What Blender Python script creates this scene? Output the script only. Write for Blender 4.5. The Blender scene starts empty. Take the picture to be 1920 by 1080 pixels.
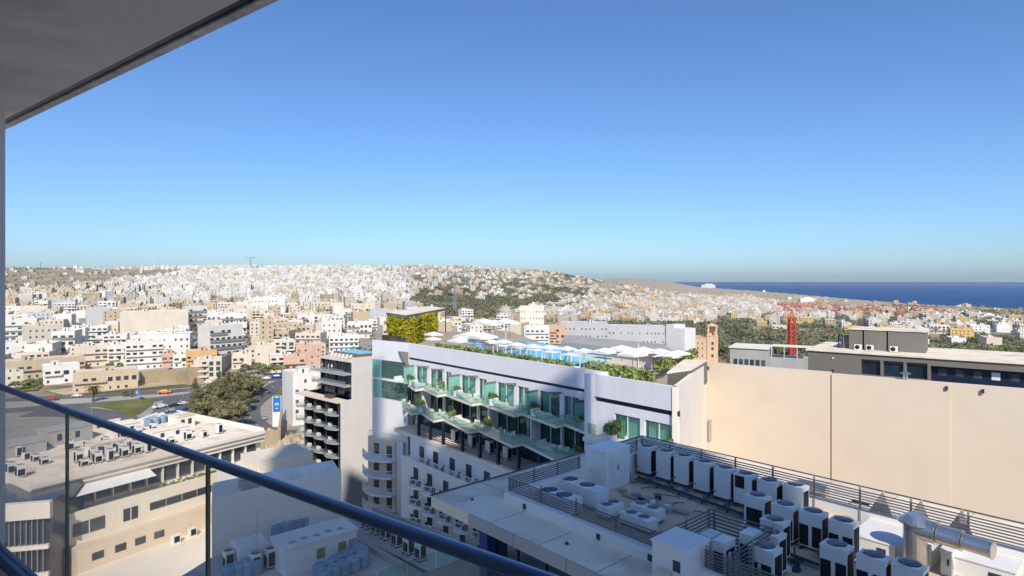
import bpy, math, random
import numpy as np
from mathutils import Vector, noise as mn
R = math.radians
sc = bpy.context.scene
rng = random.Random(11)

# ------------------------------------------------------------------ camera, sky, sun, exposure
F, CX, CY = 1134.0, 960.0, 528.0          # focal length and horizon of the photograph, in its pixels (1920 wide)
cam = bpy.data.cameras.new('camera'); cam_o = bpy.data.objects.new('camera', cam); sc.collection.objects.link(cam_o)
cam.sensor_width = 36; cam.lens = 36 * F / 1920; cam.shift_y = (CY - 540) / 1920.0
cam.clip_start = .05; cam.clip_end = 120000
cam_o.location = (0, 0, 0); cam_o.rotation_euler = (R(90), 0, 0); sc.camera = cam_o

SUN_EL, SUN_AZ = R(40), math.atan2(.12, -1.0)     # the sun stands behind the camera
w = bpy.data.worlds.new('World'); sc.world = w; w.use_nodes = True
nt = w.node_tree; nt.nodes.clear()
sky = nt.nodes.new('ShaderNodeTexSky'); sky.sky_type = 'NISHITA'; sky.sun_disc = False
sky.sun_elevation = SUN_EL; sky.sun_rotation = SUN_AZ
sky.altitude = 0; sky.air_density = 1.0; sky.dust_density = .6; sky.ozone_density = 4.0
bg = nt.nodes.new('ShaderNodeBackground'); bg.inputs[1].default_value = .105
out = nt.nodes.new('ShaderNodeOutputWorld')
gr = nt.nodes.new('ShaderNodeVectorMath'); gr.operation = 'MULTIPLY'; gr.inputs[1].default_value = (.43, .55, .70)   # a deep, dry blue
nt.links.new(sky.outputs[0], gr.inputs[0]); nt.links.new(gr.outputs[0], bg.inputs[0]); nt.links.new(bg.outputs[0], out.inputs[0])
sun = bpy.data.lights.new('sun', 'SUN'); sun.energy = 2.3; sun.angle = R(.45); sun.color = (1, .93, .82)
sun_o = bpy.data.objects.new('sun', sun); sc.collection.objects.link(sun_o)
sd = Vector((.12, -1, 0)).normalized() * math.cos(SUN_EL) + Vector((0, 0, math.sin(SUN_EL)))
sun_o.rotation_euler = sd.to_track_quat('Z', 'Y').to_euler()
sc.view_settings.view_transform = 'Standard'; sc.view_settings.look = 'None'
sc.view_settings.exposure = 1.08; sc.view_settings.gamma = 1; sc.view_settings.use_curve_mapping = False
sc.cycles.max_bounces = 10; sc.cycles.transparent_max_bounces = 16; sc.cycles.diffuse_bounces = 7
sc.cycles.caustics_reflective = False; sc.cycles.caustics_refractive = False
sc.cycles.use_denoising = True
sc.cycles.sample_clamp_indirect = 6

# ------------------------------------------------------------------ helpers
def at(px, py, z):
    """the point at height z (eye = 0) that the photograph shows at (px, py)"""
    d = -z * F / (py - CY)
    return ((px - CX) / F * d, d, z)
def zd(py, d): return -(py - CY) * d / F
class Fr:
    """a building's own frame: origin, x along the facade, y into the building"""
    def __init__(s, o, deg):
        s.o = Vector(o); s.a = R(deg); s.u = (math.cos(s.a), math.sin(s.a)); s.v = (-s.u[1], s.u[0])
    def w(s, x, y, z=None):
        return (s.o.x + x*s.u[0] + y*s.v[0], s.o.y + x*s.u[1] + y*s.v[1], s.o.z if z is None else z)
    def fx(s, px, y=0):
        r = (px - CX) / F
        return (r*(s.o.y + y*s.v[1]) - s.o.x - y*s.v[0]) / (s.u[0] - r*s.u[1])
    def fy(s, px, x=0):
        r = (px - CX) / F
        return (r*(s.o.y + x*s.u[1]) - s.o.x - x*s.u[0]) / (s.v[0] - r*s.v[1])
    def fz(s, px, py, y=0):
        x = s.fx(px, y); return zd(py, s.w(x, y)[1])
    def l(s, p):
        dx, dy = p[0]-s.o.x, p[1]-s.o.y
        return (dx*s.u[0]+dy*s.u[1], dx*s.v[0]+dy*s.v[1])
    def la(s, px, py, z): return s.l(at(px, py, z))

class MB:
    def __init__(s): s.v = []; s.f = []; s.m = []; s.c = None
    def quad(s, a, b, c, d, m=0):
        n = len(s.v); s.v += [a, b, c, d]; s.f.append((n, n+1, n+2, n+3)); s.m.append(m)
    def tri(s, a, b, c, m=0):
        n = len(s.v); s.v += [a, b, c]; s.f.append((n, n+1, n+2)); s.m.append(m)
    def box(s, x0, x1, y0, y1, z0, z1, m=0, top=None):
        if x1 < x0: x0, x1 = x1, x0
        if y1 < y0: y0, y1 = y1, y0
        if z1 < z0: z0, z1 = z1, z0
        n = len(s.v)
        s.v += [(x0,y0,z0),(x1,y0,z0),(x1,y1,z0),(x0,y1,z0),(x0,y0,z1),(x1,y0,z1),(x1,y1,z1),(x0,y1,z1)]
        s.f += [(n,n+3,n+2,n+1),(n+4,n+5,n+6,n+7),(n,n+1,n+5,n+4),(n+1,n+2,n+6,n+5),(n+2,n+3,n+7,n+6),(n+3,n,n+4,n+7)]
        s.m += [m, m if top is None else top, m, m, m, m]
        return s
    def prism(s, poly, z0, z1, m=0, top=None):
        ar = sum(poly[i][0]*poly[(i+1) % len(poly)][1]-poly[(i+1) % len(poly)][0]*poly[i][1] for i in range(len(poly)))
        if ar < 0: poly = poly[::-1]
        n = len(s.v); k = len(poly)
        s.v += [(p[0], p[1], z0) for p in poly] + [(p[0], p[1], z1) for p in poly]
        s.f.append(tuple(range(n+k-1, n-1, -1))); s.m.append(m)
        s.f.append(tuple(range(n+k, n+2*k))); s.m.append(m if top is None else top)
        for i in range(k):
            j = (i+1) % k; s.f.append((n+i, n+j, n+k+j, n+k+i)); s.m.append(m)
        return s
    def tube(s, p, q, r, n=8, m=0, r2=None, caps=True):
        p, q = Vector(p), Vector(q); d = (q-p); r2 = r if r2 is None else r2
        if d.length < 1e-6: return s
        z = d.normalized(); a = z.orthogonal().normalized(); b = z.cross(a); k = len(s.v)
        for i in range(n):
            t = 2*math.pi*i/n; o = a*math.cos(t)+b*math.sin(t); s.v.append(tuple(p+o*r))
        for i in range(n):
            t = 2*math.pi*i/n; o = a*math.cos(t)+b*math.sin(t); s.v.append(tuple(q+o*r2))
        for i in range(n):
            j = (i+1) % n; s.f.append((k+i, k+j, k+n+j, k+n+i)); s.m.append(m)
        if caps:
            s.f.append(tuple(range(k+n-1, k-1, -1))); s.m.append(m); s.f.append(tuple(range(k+n, k+2*n))); s.m.append(m)
        return s
    def bar(s, p, q, w_, h_, m=0):
        """a rectangular bar from p to q"""
        p, q = Vector(p), Vector(q); z = (q-p).normalized()
        a = Vector((0, 0, 1)).cross(z)
        if a.length < 1e-4: a = Vector((1, 0, 0))
        a.normalize(); b = z.cross(a); k = len(s.v)
        for c in (p, q):
            for i, j in ((-1,-1),(1,-1),(1,1),(-1,1)): s.v.append(tuple(c+a*(i*w_/2)+b*(j*h_/2)))
        s.f += [(k,k+3,k+2,k+1),(k+4,k+5,k+6,k+7),(k,k+1,k+5,k+4),(k+1,k+2,k+6,k+5),(k+2,k+3,k+7,k+6),(k+3,k,k+4,k+7)]
        s.m += [m]*6
        return s
    def blob(s, cx, cy, cz, rx, ry, rz, n=40, size=.3, m=0, rg=rng, squash=1.0):
        """leaf-sized faces spread over a clump"""
        for _ in range(n):
            t = rg.uniform(0, 2*math.pi); c = rg.uniform(-.75, 1); q = math.sqrt(max(0, 1-c*c)); k = rg.uniform(.62, 1.08)
            nx, ny, nz = q*math.cos(t), q*math.sin(t), c
            p = Vector((cx+nx*rx*k, cy+ny*ry*k, cz+nz*rz*k))
            d = Vector((nx+rg.uniform(-.8,.8), ny+rg.uniform(-.8,.8), nz+rg.uniform(-.5,.9))).normalized()
            a = d.orthogonal().normalized(); b = d.cross(a); an = rg.uniform(0, 6.28)
            a, b = a*math.cos(an)+b*math.sin(an), b*math.cos(an)-a*math.sin(an)
            g = size*rg.uniform(.6, 1.3)
            s.quad(tuple(p-a*g-b*g*.5), tuple(p+a*g*.6-b*g*.7), tuple(p+a*g+b*g*.5), tuple(p-a*g*.5+b*g*.8), m)
        return s
    def mesh(s, name, mats, smooth=False):
        me = bpy.data.meshes.new(name); me.from_pydata(s.v, [], s.f)
        for m in (mats if isinstance(mats, (list, tuple)) else [mats]): me.materials.append(m)
        if s.m and max(s.m) > 0: me.polygons.foreach_set('material_index', s.m)
        if smooth: me.polygons.foreach_set('use_smooth', [True]*len(s.f))
        if s.c is not None:
            a = me.attributes.new('tint', 'FLOAT_COLOR', 'FACE'); a.data.foreach_set('color', np.array(s.c, dtype=np.float32).ravel())
        return me
    def build(s, name, mats, parent=None, loc=None, rot=None, smooth=False, **props):
        return link(name, s.mesh(name, mats, smooth), parent, loc, rot, **props)
def link(name, me, parent=None, loc=None, rot=None, **props):
    o = bpy.data.objects.new(name, me); sc.collection.objects.link(o)
    if parent: o.parent = parent
    if loc is not None: o.location = loc
    if rot is not None: o.rotation_euler = (0, 0, rot) if not isinstance(rot, (tuple, list)) else rot
    for k, v in props.items():
        if v is not None: o[k] = v
    return o
def thing(name, label, cat, loc=(0,0,0), rot=0, group=None):
    o = link(name, None, None, loc, rot, label=label, category=cat, group=group); o.empty_display_size = .2
    return o
def tag(o, label, cat, group=None):
    o['label'] = label; o['category'] = cat
    if group: o['group'] = group
    return o
def dup(o, loc=None, rot=None, label=None, group=None, scale=None):
    c = o.copy(); sc.collection.objects.link(c); c.parent = None
    if loc is not None: c.location = loc
    if rot is not None: c.rotation_euler = (0, 0, rot)
    if scale is not None: c.scale = scale
    if label: c['label'] = label
    if group: c['group'] = group
    def kids(a, b):
        for k in list(a.children):
            d = k.copy(); sc.collection.objects.link(d); d.parent = b; kids(k, d)
    kids(o, c)
    return c
ORD = 'first second third fourth fifth sixth seventh eighth ninth tenth eleventh twelfth thirteenth fourteenth fifteenth sixteenth seventeenth eighteenth nineteenth twentieth twenty-first twenty-second twenty-third twenty-fourth twenty-fifth twenty-sixth twenty-seventh twenty-eighth twenty-ninth thirtieth thirty-first thirty-second thirty-third thirty-fourth thirty-fifth thirty-sixth thirty-seventh thirty-eighth thirty-ninth fortieth'.split()

# ------------------------------------------------------------------ materials
def pbr(name, col, rough=.8, var=.12, sc1=.6, sc2=6, bump=0., metal=0., streak=0., obj_var=0., spec=.3, stain=None, stain_sc=.15, stain_amt=.5, tint=False):
    m = bpy.data.materials.new(name); m.use_nodes = True; n = m.node_tree.nodes; l = m.node_tree.links
    b = n['Principled BSDF']; b.inputs['Roughness'].default_value = rough; b.inputs['Metallic'].default_value = metal
    b.inputs['Specular IOR Level'].default_value = spec
    g = n.new('ShaderNodeNewGeometry')
    def nz(scale, detail=3, vec=None):
        t = n.new('ShaderNodeTexNoise'); t.inputs['Scale'].default_value = scale; t.inputs['Detail'].default_value = detail
        l.new(vec or g.outputs['Position'], t.inputs['Vector']); return t.outputs['Fac']
    def mp(v, a, b_, c, d):
        t = n.new('ShaderNodeMapRange'); t.inputs[1].default_value = a; t.inputs[2].default_value = b_
        t.inputs[3].default_value = c; t.inputs[4].default_value = d; l.new(v, t.inputs[0]); return t.outputs[0]
    def mul(a, b_):
        t = n.new('ShaderNodeMath'); t.operation = 'MULTIPLY'; l.new(a, t.inputs[0]); l.new(b_, t.inputs[1]); return t.outputs[0]
    v = mul(mp(nz(sc1), .3, .7, 1-var, 1+var), mp(nz(sc2, 4), .3, .7, 1-var*.6, 1+var*.6))
    if streak:
        mpn = n.new('ShaderNodeMapping'); mpn.inputs['Scale'].default_value = (1, 1, .06); l.new(g.outputs['Position'], mpn.inputs[0])
        v = mul(v, mp(nz(1.6, 4, mpn.outputs[0]), .45, .75, 1, 1-streak))
    if obj_var:
        oi = n.new('ShaderNodeObjectInfo'); v = mul(v, mp(oi.outputs['Random'], 0, 1, 1-obj_var, 1+obj_var))
    base = n.new('ShaderNodeRGB'); base.outputs[0].default_value = (*col, 1); bc = base.outputs[0]
    if tint:
        at_ = n.new('ShaderNodeAttribute'); at_.attribute_name = 'tint'; bc = at_.outputs['Color']
    if stain:
        mx = n.new('ShaderNodeMix'); mx.data_type = 'RGBA'; l.new(bc, mx.inputs[6]); mx.inputs[7].default_value = (*stain, 1)
        l.new(mp(nz(stain_sc, 6), .5, .68, 0, stain_amt), mx.inputs[0]); bc = mx.outputs[2]
    hs = n.new('ShaderNodeVectorMath'); hs.operation = 'SCALE'; l.new(bc, hs.inputs[0]); l.new(v, hs.inputs['Scale'])
    l.new(hs.outputs[0], b.inputs['Base Color'])
    if bump:
        bp = n.new('ShaderNodeBump'); bp.inputs['Strength'].default_value = bump; bp.inputs['Distance'].default_value = .05
        l.new(nz(sc2*2.5, 5), bp.inputs['Height']); l.new(bp.outputs[0], b.inputs['Normal'])
    return m
def leafmat(name, col, var=.35, sc1=.5, obj_var=.2, warm=None, wsc=.35):
    m = pbr(name, col, .7, var, sc1, 4, obj_var=obj_var, spec=.2, stain=warm, stain_sc=wsc, stain_amt=.8)
    n = m.node_tree.nodes; l = m.node_tree.links; b = n['Principled BSDF']
    t = n.new('ShaderNodeBsdfTranslucent'); x = n.new('ShaderNodeMixShader'); x.inputs[0].default_value = .3
    l.new(b.inputs['Base Color'].links[0].from_socket, t.inputs[0]); l.new(b.outputs[0], x.inputs[1]); l.new(t.outputs[0], x.inputs[2])
    l.new(x.outputs[0], n['Material Output'].inputs[0]); return m
def glassmat(name, tint, ior=1.5, veil=None, rough=0., boost=1.0, alpha=0.):
    m = bpy.data.materials.new(name); m.use_nodes = True; n = m.node_tree.nodes; l = m.node_tree.links; n.clear()
    t = n.new('ShaderNodeBsdfTransparent'); t.inputs[0].default_value = (*tint, 1)
    g = n.new('ShaderNodeBsdfGlossy'); g.inputs['Roughness'].default_value = rough
    fr = n.new('ShaderNodeLayerWeight'); fr.inputs[0].default_value = .5       # facing: 1 - cos, alike from both sides of the pane
    pw = n.new('ShaderNodeMath'); pw.operation = 'POWER'; l.new(fr.outputs['Facing'], pw.inputs[0]); pw.inputs[1].default_value = 5
    mm = n.new('ShaderNodeMath'); mm.operation = 'MULTIPLY_ADD'; mm.inputs[1].default_value = .9; mm.inputs[2].default_value = .04*boost; mm.use_clamp = True; l.new(pw.outputs[0], mm.inputs[0])
    x = n.new('ShaderNodeMixShader'); l.new(mm.outputs[0], x.inputs[0]); l.new(t.outputs[0], x.inputs[1]); l.new(g.outputs[0], x.inputs[2])
    o = n.new('ShaderNodeOutputMaterial'); s_ = x.outputs[0]
    if veil:
        d = n.new('ShaderNodeBsdfDiffuse'); d.inputs[0].default_value = (*veil, 1); y = n.new('ShaderNodeMixShader'); y.inputs[0].default_value = alpha
        l.new(s_, y.inputs[1]); l.new(d.outputs[0], y.inputs[2]); s_ = y.outputs[0]
    l.new(s_, o.inputs[0]); return m

M = {}
M['white_render'] = pbr('white_render', (.76,.73,.70), .85, .03, .12, 1.5, streak=.03, stain=(.60,.56,.50), stain_sc=.3, stain_amt=.25)
M['lavender_render'] = pbr('lavender_render', (.74,.72,.75), .8, .03, .3, 5, streak=.05)
M['tan_render'] = pbr('tan_render', (.70,.58,.45), .85, .03, .05, .7, streak=.0, stain=(.60,.44,.30), stain_sc=.35, stain_amt=.25)
M['beige_render'] = pbr('beige_render', (.74,.62,.48), .85, .05, .25, 5, streak=.06)
M['cream_render'] = pbr('cream_render', (.82,.74,.63), .85, .04, .2, 3, streak=.05)
M['grey_render'] = pbr('grey_render', (.42,.41,.39), .85, .05, .25, 5, streak=.1)
M['taupe_panel'] = pbr('taupe_panel', (.19,.175,.15), .7, .05, .3, 6)
M['dark_metal'] = pbr('dark_metal', (.05,.06,.09), .4, .1, 1, 8, metal=.3)
M['black_frame'] = pbr('black_frame', (.06,.055,.05), .5, .12, .8, 6)
M['concrete'] = pbr('concrete', (.40,.375,.34), .85, .08, .5, 7, bump=.15, stain=(.25,.21,.17), stain_sc=.25, stain_amt=.35)
M['roof_paint'] = pbr('roof_paint', (.86,.73,.57), .8, .06, .35, 6, stain=(.42,.30,.21), stain_sc=.4, stain_amt=.5)
M['roof_screed'] = pbr('roof_screed', (.60,.47,.33), .9, .1, .5, 7, bump=.2, stain=(.22,.15,.10), stain_sc=.35, stain_amt=.55)
M['podium_roof'] = pbr('podium_roof', (.60,.57,.53), .9, .1, .3, 5, stain=(.18,.17,.16), stain_sc=.12, stain_amt=.6)
M['white_metal'] = pbr('white_metal', (.74,.73,.70), .45, .04, 1, 9, obj_var=.04)
M['coil'] = pbr('coil', (.012,.014,.02), .6, .3, 3, 40)
M['fan_blue'] = pbr('fan_blue', (.03,.07,.24), .35, .2, 2, 9)
M['steel'] = pbr('steel', (.62,.61,.58), .28, .06, 2, 14, metal=.9)
M['louvre'] = pbr('louvre', (.12,.12,.125), .5, .12, 1, 8, metal=.2)
M['louvre_frame'] = pbr('louvre_frame', (.35,.35,.34), .5, .08, 1, 8, metal=.2)
M['deck'] = pbr('deck', (.42,.33,.25), .8, .12, .8, 8)
M['umbrella'] = pbr('umbrella', (.80,.79,.76), .8, .03, 1, 6)
M['fabric_white'] = pbr('fabric_white', (.72,.74,.70), .85, .05, 1, 9)
M['wicker'] = pbr('wicker', (.10,.08,.07), .8, .2, 3, 20)
M['pool'] = pbr('pool', (.05,.50,.68), .06, .08, .5, 3, spec=.5)
M['pool_tile'] = pbr('pool_tile', (.25,.55,.62), .5, .08, .5, 3)
M['hedge'] = leafmat('hedge', (.28,.36,.10), .4, 1.5, 0, warm=(.16,.13,.03), wsc=.8)
M['plant'] = leafmat('plant', (.22,.28,.08), .4, 1.5, .2)
M['ivy'] = leafmat('ivy', (.52,.46,.03), .35, 1.2, 0, warm=(.10,.12,.04), wsc=.22)
M['tree'] = leafmat('tree', (.25,.225,.11), .4, .35, .22)
M['pine'] = leafmat('pine', (.24,.25,.11), .35, .2, .25)
M['scrub'] = leafmat('scrub', (.23,.225,.125), .35, .05, 0)
M['bark'] = pbr('bark', (.12,.085,.06), .9, .2, 2, 12)
M['curtain'] = pbr('curtain', (.66,.70,.66), .9, .06, 1, 8)
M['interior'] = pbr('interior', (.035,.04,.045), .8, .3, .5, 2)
M['glass_green'] = glassmat('glass_green', (.66,.84,.80), 1.5, boost=1.6, veil=(.35,.62,.55), alpha=.10)
M['glass_rail'] = glassmat('glass_rail', (.80,.92,.87), 1.5, boost=1.6, veil=(.50,.66,.60), alpha=.10)
M['glass_pale'] = glassmat('glass_pale', (.90,.93,.92), 1.5, boost=1.2, veil=(.62,.64,.62), alpha=.12)
M['glass_fin'] = glassmat('glass_fin', (.55,.84,.76), 1.5, boost=1.3, veil=(.36,.66,.58), alpha=.55)
M['glass_teal'] = glassmat('glass_teal', (.30,.55,.52), 1.5, boost=1.8)
M['glass_clear'] = glassmat('glass_clear', (.995,.985,.955), 1.5, boost=.8, veil=(1,.90,.72), alpha=.04)  # veil puts the warm reflection of the balcony into the pane colour
M['glass_edge'] = pbr('glass_edge', (.05,.09,.07), .2, .1, 1, 5)
M['window_glass'] = pbr('window_glass', (.06,.07,.075), .15, .4, .3, 2, spec=.6, obj_var=.3)
M['blue_glass'] = pbr('blue_glass', (.012,.03,.05), .08, .5, .25, 1.2, spec=.7)
M['rail_metal'] = pbr('rail_metal', (.09,.16,.31), .38, .03, .6, 30, metal=.85)
M['soffit'] = pbr('soffit', (.92,.83,.73), .95, .06, 1.3, 25, bump=.04, stain=(.40,.34,.27), stain_sc=1.4, stain_amt=.5)
M['navy_metal'] = pbr('navy_metal', (.012,.02,.05), .4, .1, 3, 20)
M['lip'] = pbr('lip', (.85,.78,.70), .9, .16, 6, 40, bump=.4, stain=(.35,.30,.25), stain_sc=5, stain_amt=.5)
M['navy_panel'] = pbr('navy_panel', (.015,.04,.16), .5, .1, 1, 5)
M['tank_blue'] = pbr('tank_blue', (.22,.32,.42), .4, .08, 2, 10, obj_var=.12)
M['asphalt'] = pbr('asphalt', (.13,.127,.12), .9, .12, .1, 1.2, stain=(.13,.125,.12), stain_sc=.06, stain_amt=.6)
M['asphalt_dark'] = pbr('asphalt_dark', (.05,.05,.05), .9, .15, .1, 1.2)
M['pavement'] = pbr('pavement', (.40,.36,.30), .9, .1, .2, 2)
M['road_paint'] = pbr('road_paint', (.75,.75,.72), .8, .1, 1, 4)
M['grass'] = pbr('grass', (.12,.14,.035), .95, .25, .1, 1, stain=(.20,.15,.06), stain_sc=.08, stain_amt=.6)
M['rock'] = pbr('rock', (.46,.36,.24), .95, .2, .12, 1, bump=.6, stain=(.30,.24,.16), stain_sc=.2)
M['stone_wall'] = pbr('stone_wall', (.42,.32,.20), .95, .14, .15, 2, bump=.3, stain=(.22,.17,.11), stain_sc=.15)
M['red_paint'] = pbr('red_paint', (.55,.06,.03), .6, .1, .5, 3)
M['crane_grey'] = pbr('crane_grey', (.22,.25,.28), .6, .1, .5, 3)
M['church_stone'] = pbr('church_stone', (.66,.44,.28), .9, .08, .2, 2, streak=.15)
M['tyre'] = pbr('tyre', (.02,.02,.02), .9, .1)
def house_mat(n, c): M[n] = pbr(n, c, .9, .05, .12, 1.5, streak=.12, obj_var=.07); return M[n]
HM = {'white': house_mat('white_stucco', (.74,.70,.64)), 'cream': house_mat('cream_stucco', (.66,.57,.45)), 'tan': house_mat('tan_stone', (.55,.43,.29)),
      'pale': house_mat('pale_stucco', (.72,.67,.59)), 'grey': house_mat('grey_stucco', (.50,.50,.50)), 'orange': house_mat('orange_stucco', (.62,.38,.17)),
      'pink': house_mat('pink_stucco', (.60,.38,.28)), 'rust': house_mat('rust_stucco', (.42,.15,.08)), 'yellow': house_mat('yellow_stucco', (.66,.45,.18))}
M['roof_top'] = pbr('roof_top', (.60,.56,.50), .9, .12, .12, 1.2, obj_var=.12, stain=(.40,.36,.32), stain_sc=.15, stain_amt=.4)
M['far_town'] = pbr('far_town', (1,1,1), .9, .04, .05, .5, tint=True)
# ------------------------------------------------------------------ terrain, sea
TD = np.array([250,363,550,800,1200,1800,2400,3000,4000,6000,12000], float)
TC = {-600:[-58,-55,-43,-33,-17,0,30,63,60,40,0], 200:[-58,-55,-43,-33,-17,0,30,63,60,40,0], 500:[-58,-54,-43,-33,-17,2,36,71,70,40,0],
      800:[-58,-55,-47,-40,-25,-5,30,70,70,40,0], 900:[-58,-56,-50,-45,-32,-12,22,64,62,30,-20], 1000:[-58,-57,-53,-50,-42,-25,8,52,50,20,-30],
      1050:[-58,-57,-55,-51,-46,-32,-8,38,36,10,-30], 1100:[-58,-57,-56,-52,-48,-40,-22,17,14,10,-40], 1170:[-58,-57,-57,-53,-49,-48,-42,-25,-5,38,-60],
      1250:[-58,-58,-57,-54,-52,-58,-60,-60,-55,6,-95], 1330:[-58,-58,-57,-54,-58,-66,-72,-76,-78,-80,-95],
      1500:[-58,-58,-57,-54,-60,-69,-75,-78,-82,-95,-95], 1900:[-58,-60,-62,-61,-66,-74,-80,-85,-95,-95,-95], 2600:[-58,-60,-62,-64,-75,-85,-95,-95,-95,-95,-95]}
TK = sorted(TC); TV = np.array([TC[k] for k in TK], float); SEA = -85.0
CO_D = [300,1000,1500,1785,2605,5073,9000,14000]; CO_X = [1750,1560,1500,1480,1562,2147,2900,3300]
def smooth(t): return t*t*(3-2*t)
def T(X, Y):
    d = max(Y, 80.0); px = CX + F*X/d
    if Y < 300: px = CX + F*X/max(Y, 300.)
    i = int(np.searchsorted(TK, px)); 
    if i <= 0: row = TV[0]
    elif i >= len(TK): row = TV[-1]
    else:
        t = (px-TK[i-1])/(TK[i]-TK[i-1]); row = TV[i-1]*(1-t)+TV[i]*t
    z = float(np.interp(math.log(max(Y, 250.)), LTD, row))
    if Y > 650:
        a = min(1, (Y-650)/900)
        z += a*(4.5*mn.noise(Vector((X/190, Y/260, 0)))+2.5*mn.noise(Vector((X/70, Y/90, 3))))
    xc = float(np.interp(Y, CO_D, CO_X)) + 25*mn.noise(Vector((Y/150, 0, 7)))
    if X > xc-220:
        t = min(1, max(0, (X-xc+220)/220)); z = z*(1-smooth(t)) + (SEA+1.2)*smooth(t)
        if X > xc: z = SEA+1.2-min(25, (X-xc)*.12)
    return z
LTD = np.log(TD)
def gd(px, py):
    """distance at which the ground is seen at a pixel"""
    last = None
    for k in range(420):
        d = 100*(1.012**k); y = CY - T((px-CX)/F*d, d)*F/d
        if y <= py: return d
        last = d
    return last
def gp(px, py):
    d = gd(px, py); X = (px-CX)/F*d; return (X, d, T(X, d))

rows = [-700, -250, -60, 60, 150, 230]
d = 230.
while d < 14000: d *= 1.022; rows.append(d)
NR = 300; rs = np.linspace(-1.9, 2.4, NR)
vs = []; fs = []; cols = []
for Y in rows:
    for r in rs:
        X = r*(max(Y, 0)+260 if Y < 1400 else Y+260*(1400/Y)); vs.append((X, Y, T(X, Y)))
for j in range(len(rows)-1):
    for i in range(NR-1):
        a = j*NR+i; fs.append((a, a+1, a+NR+1, a+NR))
me = bpy.data.meshes.new('terrain'); me.from_pydata(vs, [], fs); me.polygons.foreach_set('use_smooth', [True]*len(fs))
# land cover per face: 0 paved town, 1 dry field, 2 scrub
def pin(px, py, poly):
    c = False; j = len(poly)-1
    for i in range(len(poly)):
        xi, yi = poly[i]; xj, yj = poly[j]
        if (yi > py) != (yj > py) and px < (xj-xi)*(py-yi)/(yj-yi)+xi: c = not c
        j = i
    return c
TOWN = [(-300,560),(12,549),(110,549),(185,540),(215,528),(300,518),(420,506),(600,502),(690,506),(760,520),(790,545),(760,575),(830,592),(930,600),(930,720),(-300,725)]
TOWN2 = [(930,598),(930,585),(1000,578),(1060,560),(1110,555),(1300,554),(1420,560),(1500,570),(1640,579),(1800,588),(1900,600),(1960,606),(1960,625),(1700,628),(1560,612),(1330,612),(1250,604),(1120,604),(1040,640),(930,640)]
def cover(X, Y):
    if Y < 300: return 0
    px = CX+F*X/Y; py = CY-T(X, Y)*F/Y
    if pin(px, py, TOWN): return 0.0
    if pin(px, py, TOWN2): return .35
    if px < 700: return 1.0
    if px > 1250 and py < 575: return 1.0
    return .8
cols = []
for f in fs:
    c = [sum(vs[k][i] for k in f)/4 for i in (0, 1)]; cv = cover(c[0], c[1]); py_ = CY-T(c[0], c[1])*F/max(c[1], 60) if c[1] > 600 else 999; px_ = CX+F*c[0]/max(c[1], 60)
    cols.append((cv, 1.0 if (px_ > 1120 and py_ < 592) else (.6 if px_ < 430 and py_ < 556 else 0), 0, 1))
a = me.attributes.new('cover', 'FLOAT_COLOR', 'FACE'); a.data.foreach_set('color', np.array(cols, dtype=np.float32).ravel())
def ground_mat():
    m = bpy.data.materials.new('ground'); m.use_nodes = True; n = m.node_tree.nodes; l = m.node_tree.links; b = n['Principled BSDF']
    b.inputs['Roughness'].default_value = .95; b.inputs['Specular IOR Level'].default_value = .1
    g = n.new('ShaderNodeNewGeometry'); at_ = n.new('ShaderNodeAttribute'); at_.attribute_name = 'cover'
    sp = n.new('ShaderNodeSeparateColor'); l.new(at_.outputs['Color'], sp.inputs[0])
    def nz(s, d=5, st=None):
        t = n.new('ShaderNodeTexNoise'); t.inputs['Scale'].default_value = s; t.inputs['Detail'].default_value = d
        if st:
            mp_ = n.new('ShaderNodeMapping'); mp_.inputs['Scale'].default_value = st; l.new(g.outputs['Position'], mp_.inputs[0]); l.new(mp_.outputs[0], t.inputs['Vector'])
        else: l.new(g.outputs['Position'], t.inputs['Vector'])
        return t.outputs['Fac']
    def ramp(v, stops):
        t = n.new('ShaderNodeValToRGB'); e = t.color_ramp.elements
        while len(e) < len(stops): e.new(.5)
        for k, (p, c) in zip(e, stops): k.position = p; k.color = (*c, 1)
        l.new(v, t.inputs[0]); return t.outputs[0]
    def mix(f, a_, b_):
        t = n.new('ShaderNodeMix'); t.data_type = 'RGBA'; l.new(f, t.inputs[0]) if not isinstance(f, float) else None; l.new(a_, t.inputs[6]); l.new(b_, t.inputs[7]); return t.outputs[2]
    field = ramp(nz(.02, 7, (1, .6, 1)), [(.3, (.34,.25,.15)), (.5, (.40,.31,.19)), (.6, (.30,.21,.12)), (.72, (.44,.36,.25))])
    scrub = ramp(nz(.03, 6), [(.3, (.085,.09,.045)), (.6, (.13,.13,.065)), (.75, (.20,.17,.10))])
    town = ramp(nz(.12, 6), [(.3, (.27,.24,.20)), (.5, (.33,.30,.25)), (.75, (.40,.36,.31))])
    f2 = ramp(nz(.014, 7, (1, .55, 1)), [(.45, (0,0,0)), (.53, (1,1,1))])
    sand = ramp(nz(.02, 7, (1, .5, 1)), [(.35, (.42,.33,.22)), (.5, (.50,.40,.28)), (.62, (.38,.30,.19)), (.75, (.24,.22,.13))])
    wild = mix(f2, field, scrub); wild = mix(sp.outputs[1], wild, sand)
    l.new(mix(sp.outputs[0], town, wild), b.inputs['Base Color'])
    return m
me.materials.append(ground_mat())
link('ground', me, kind='structure')
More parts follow.
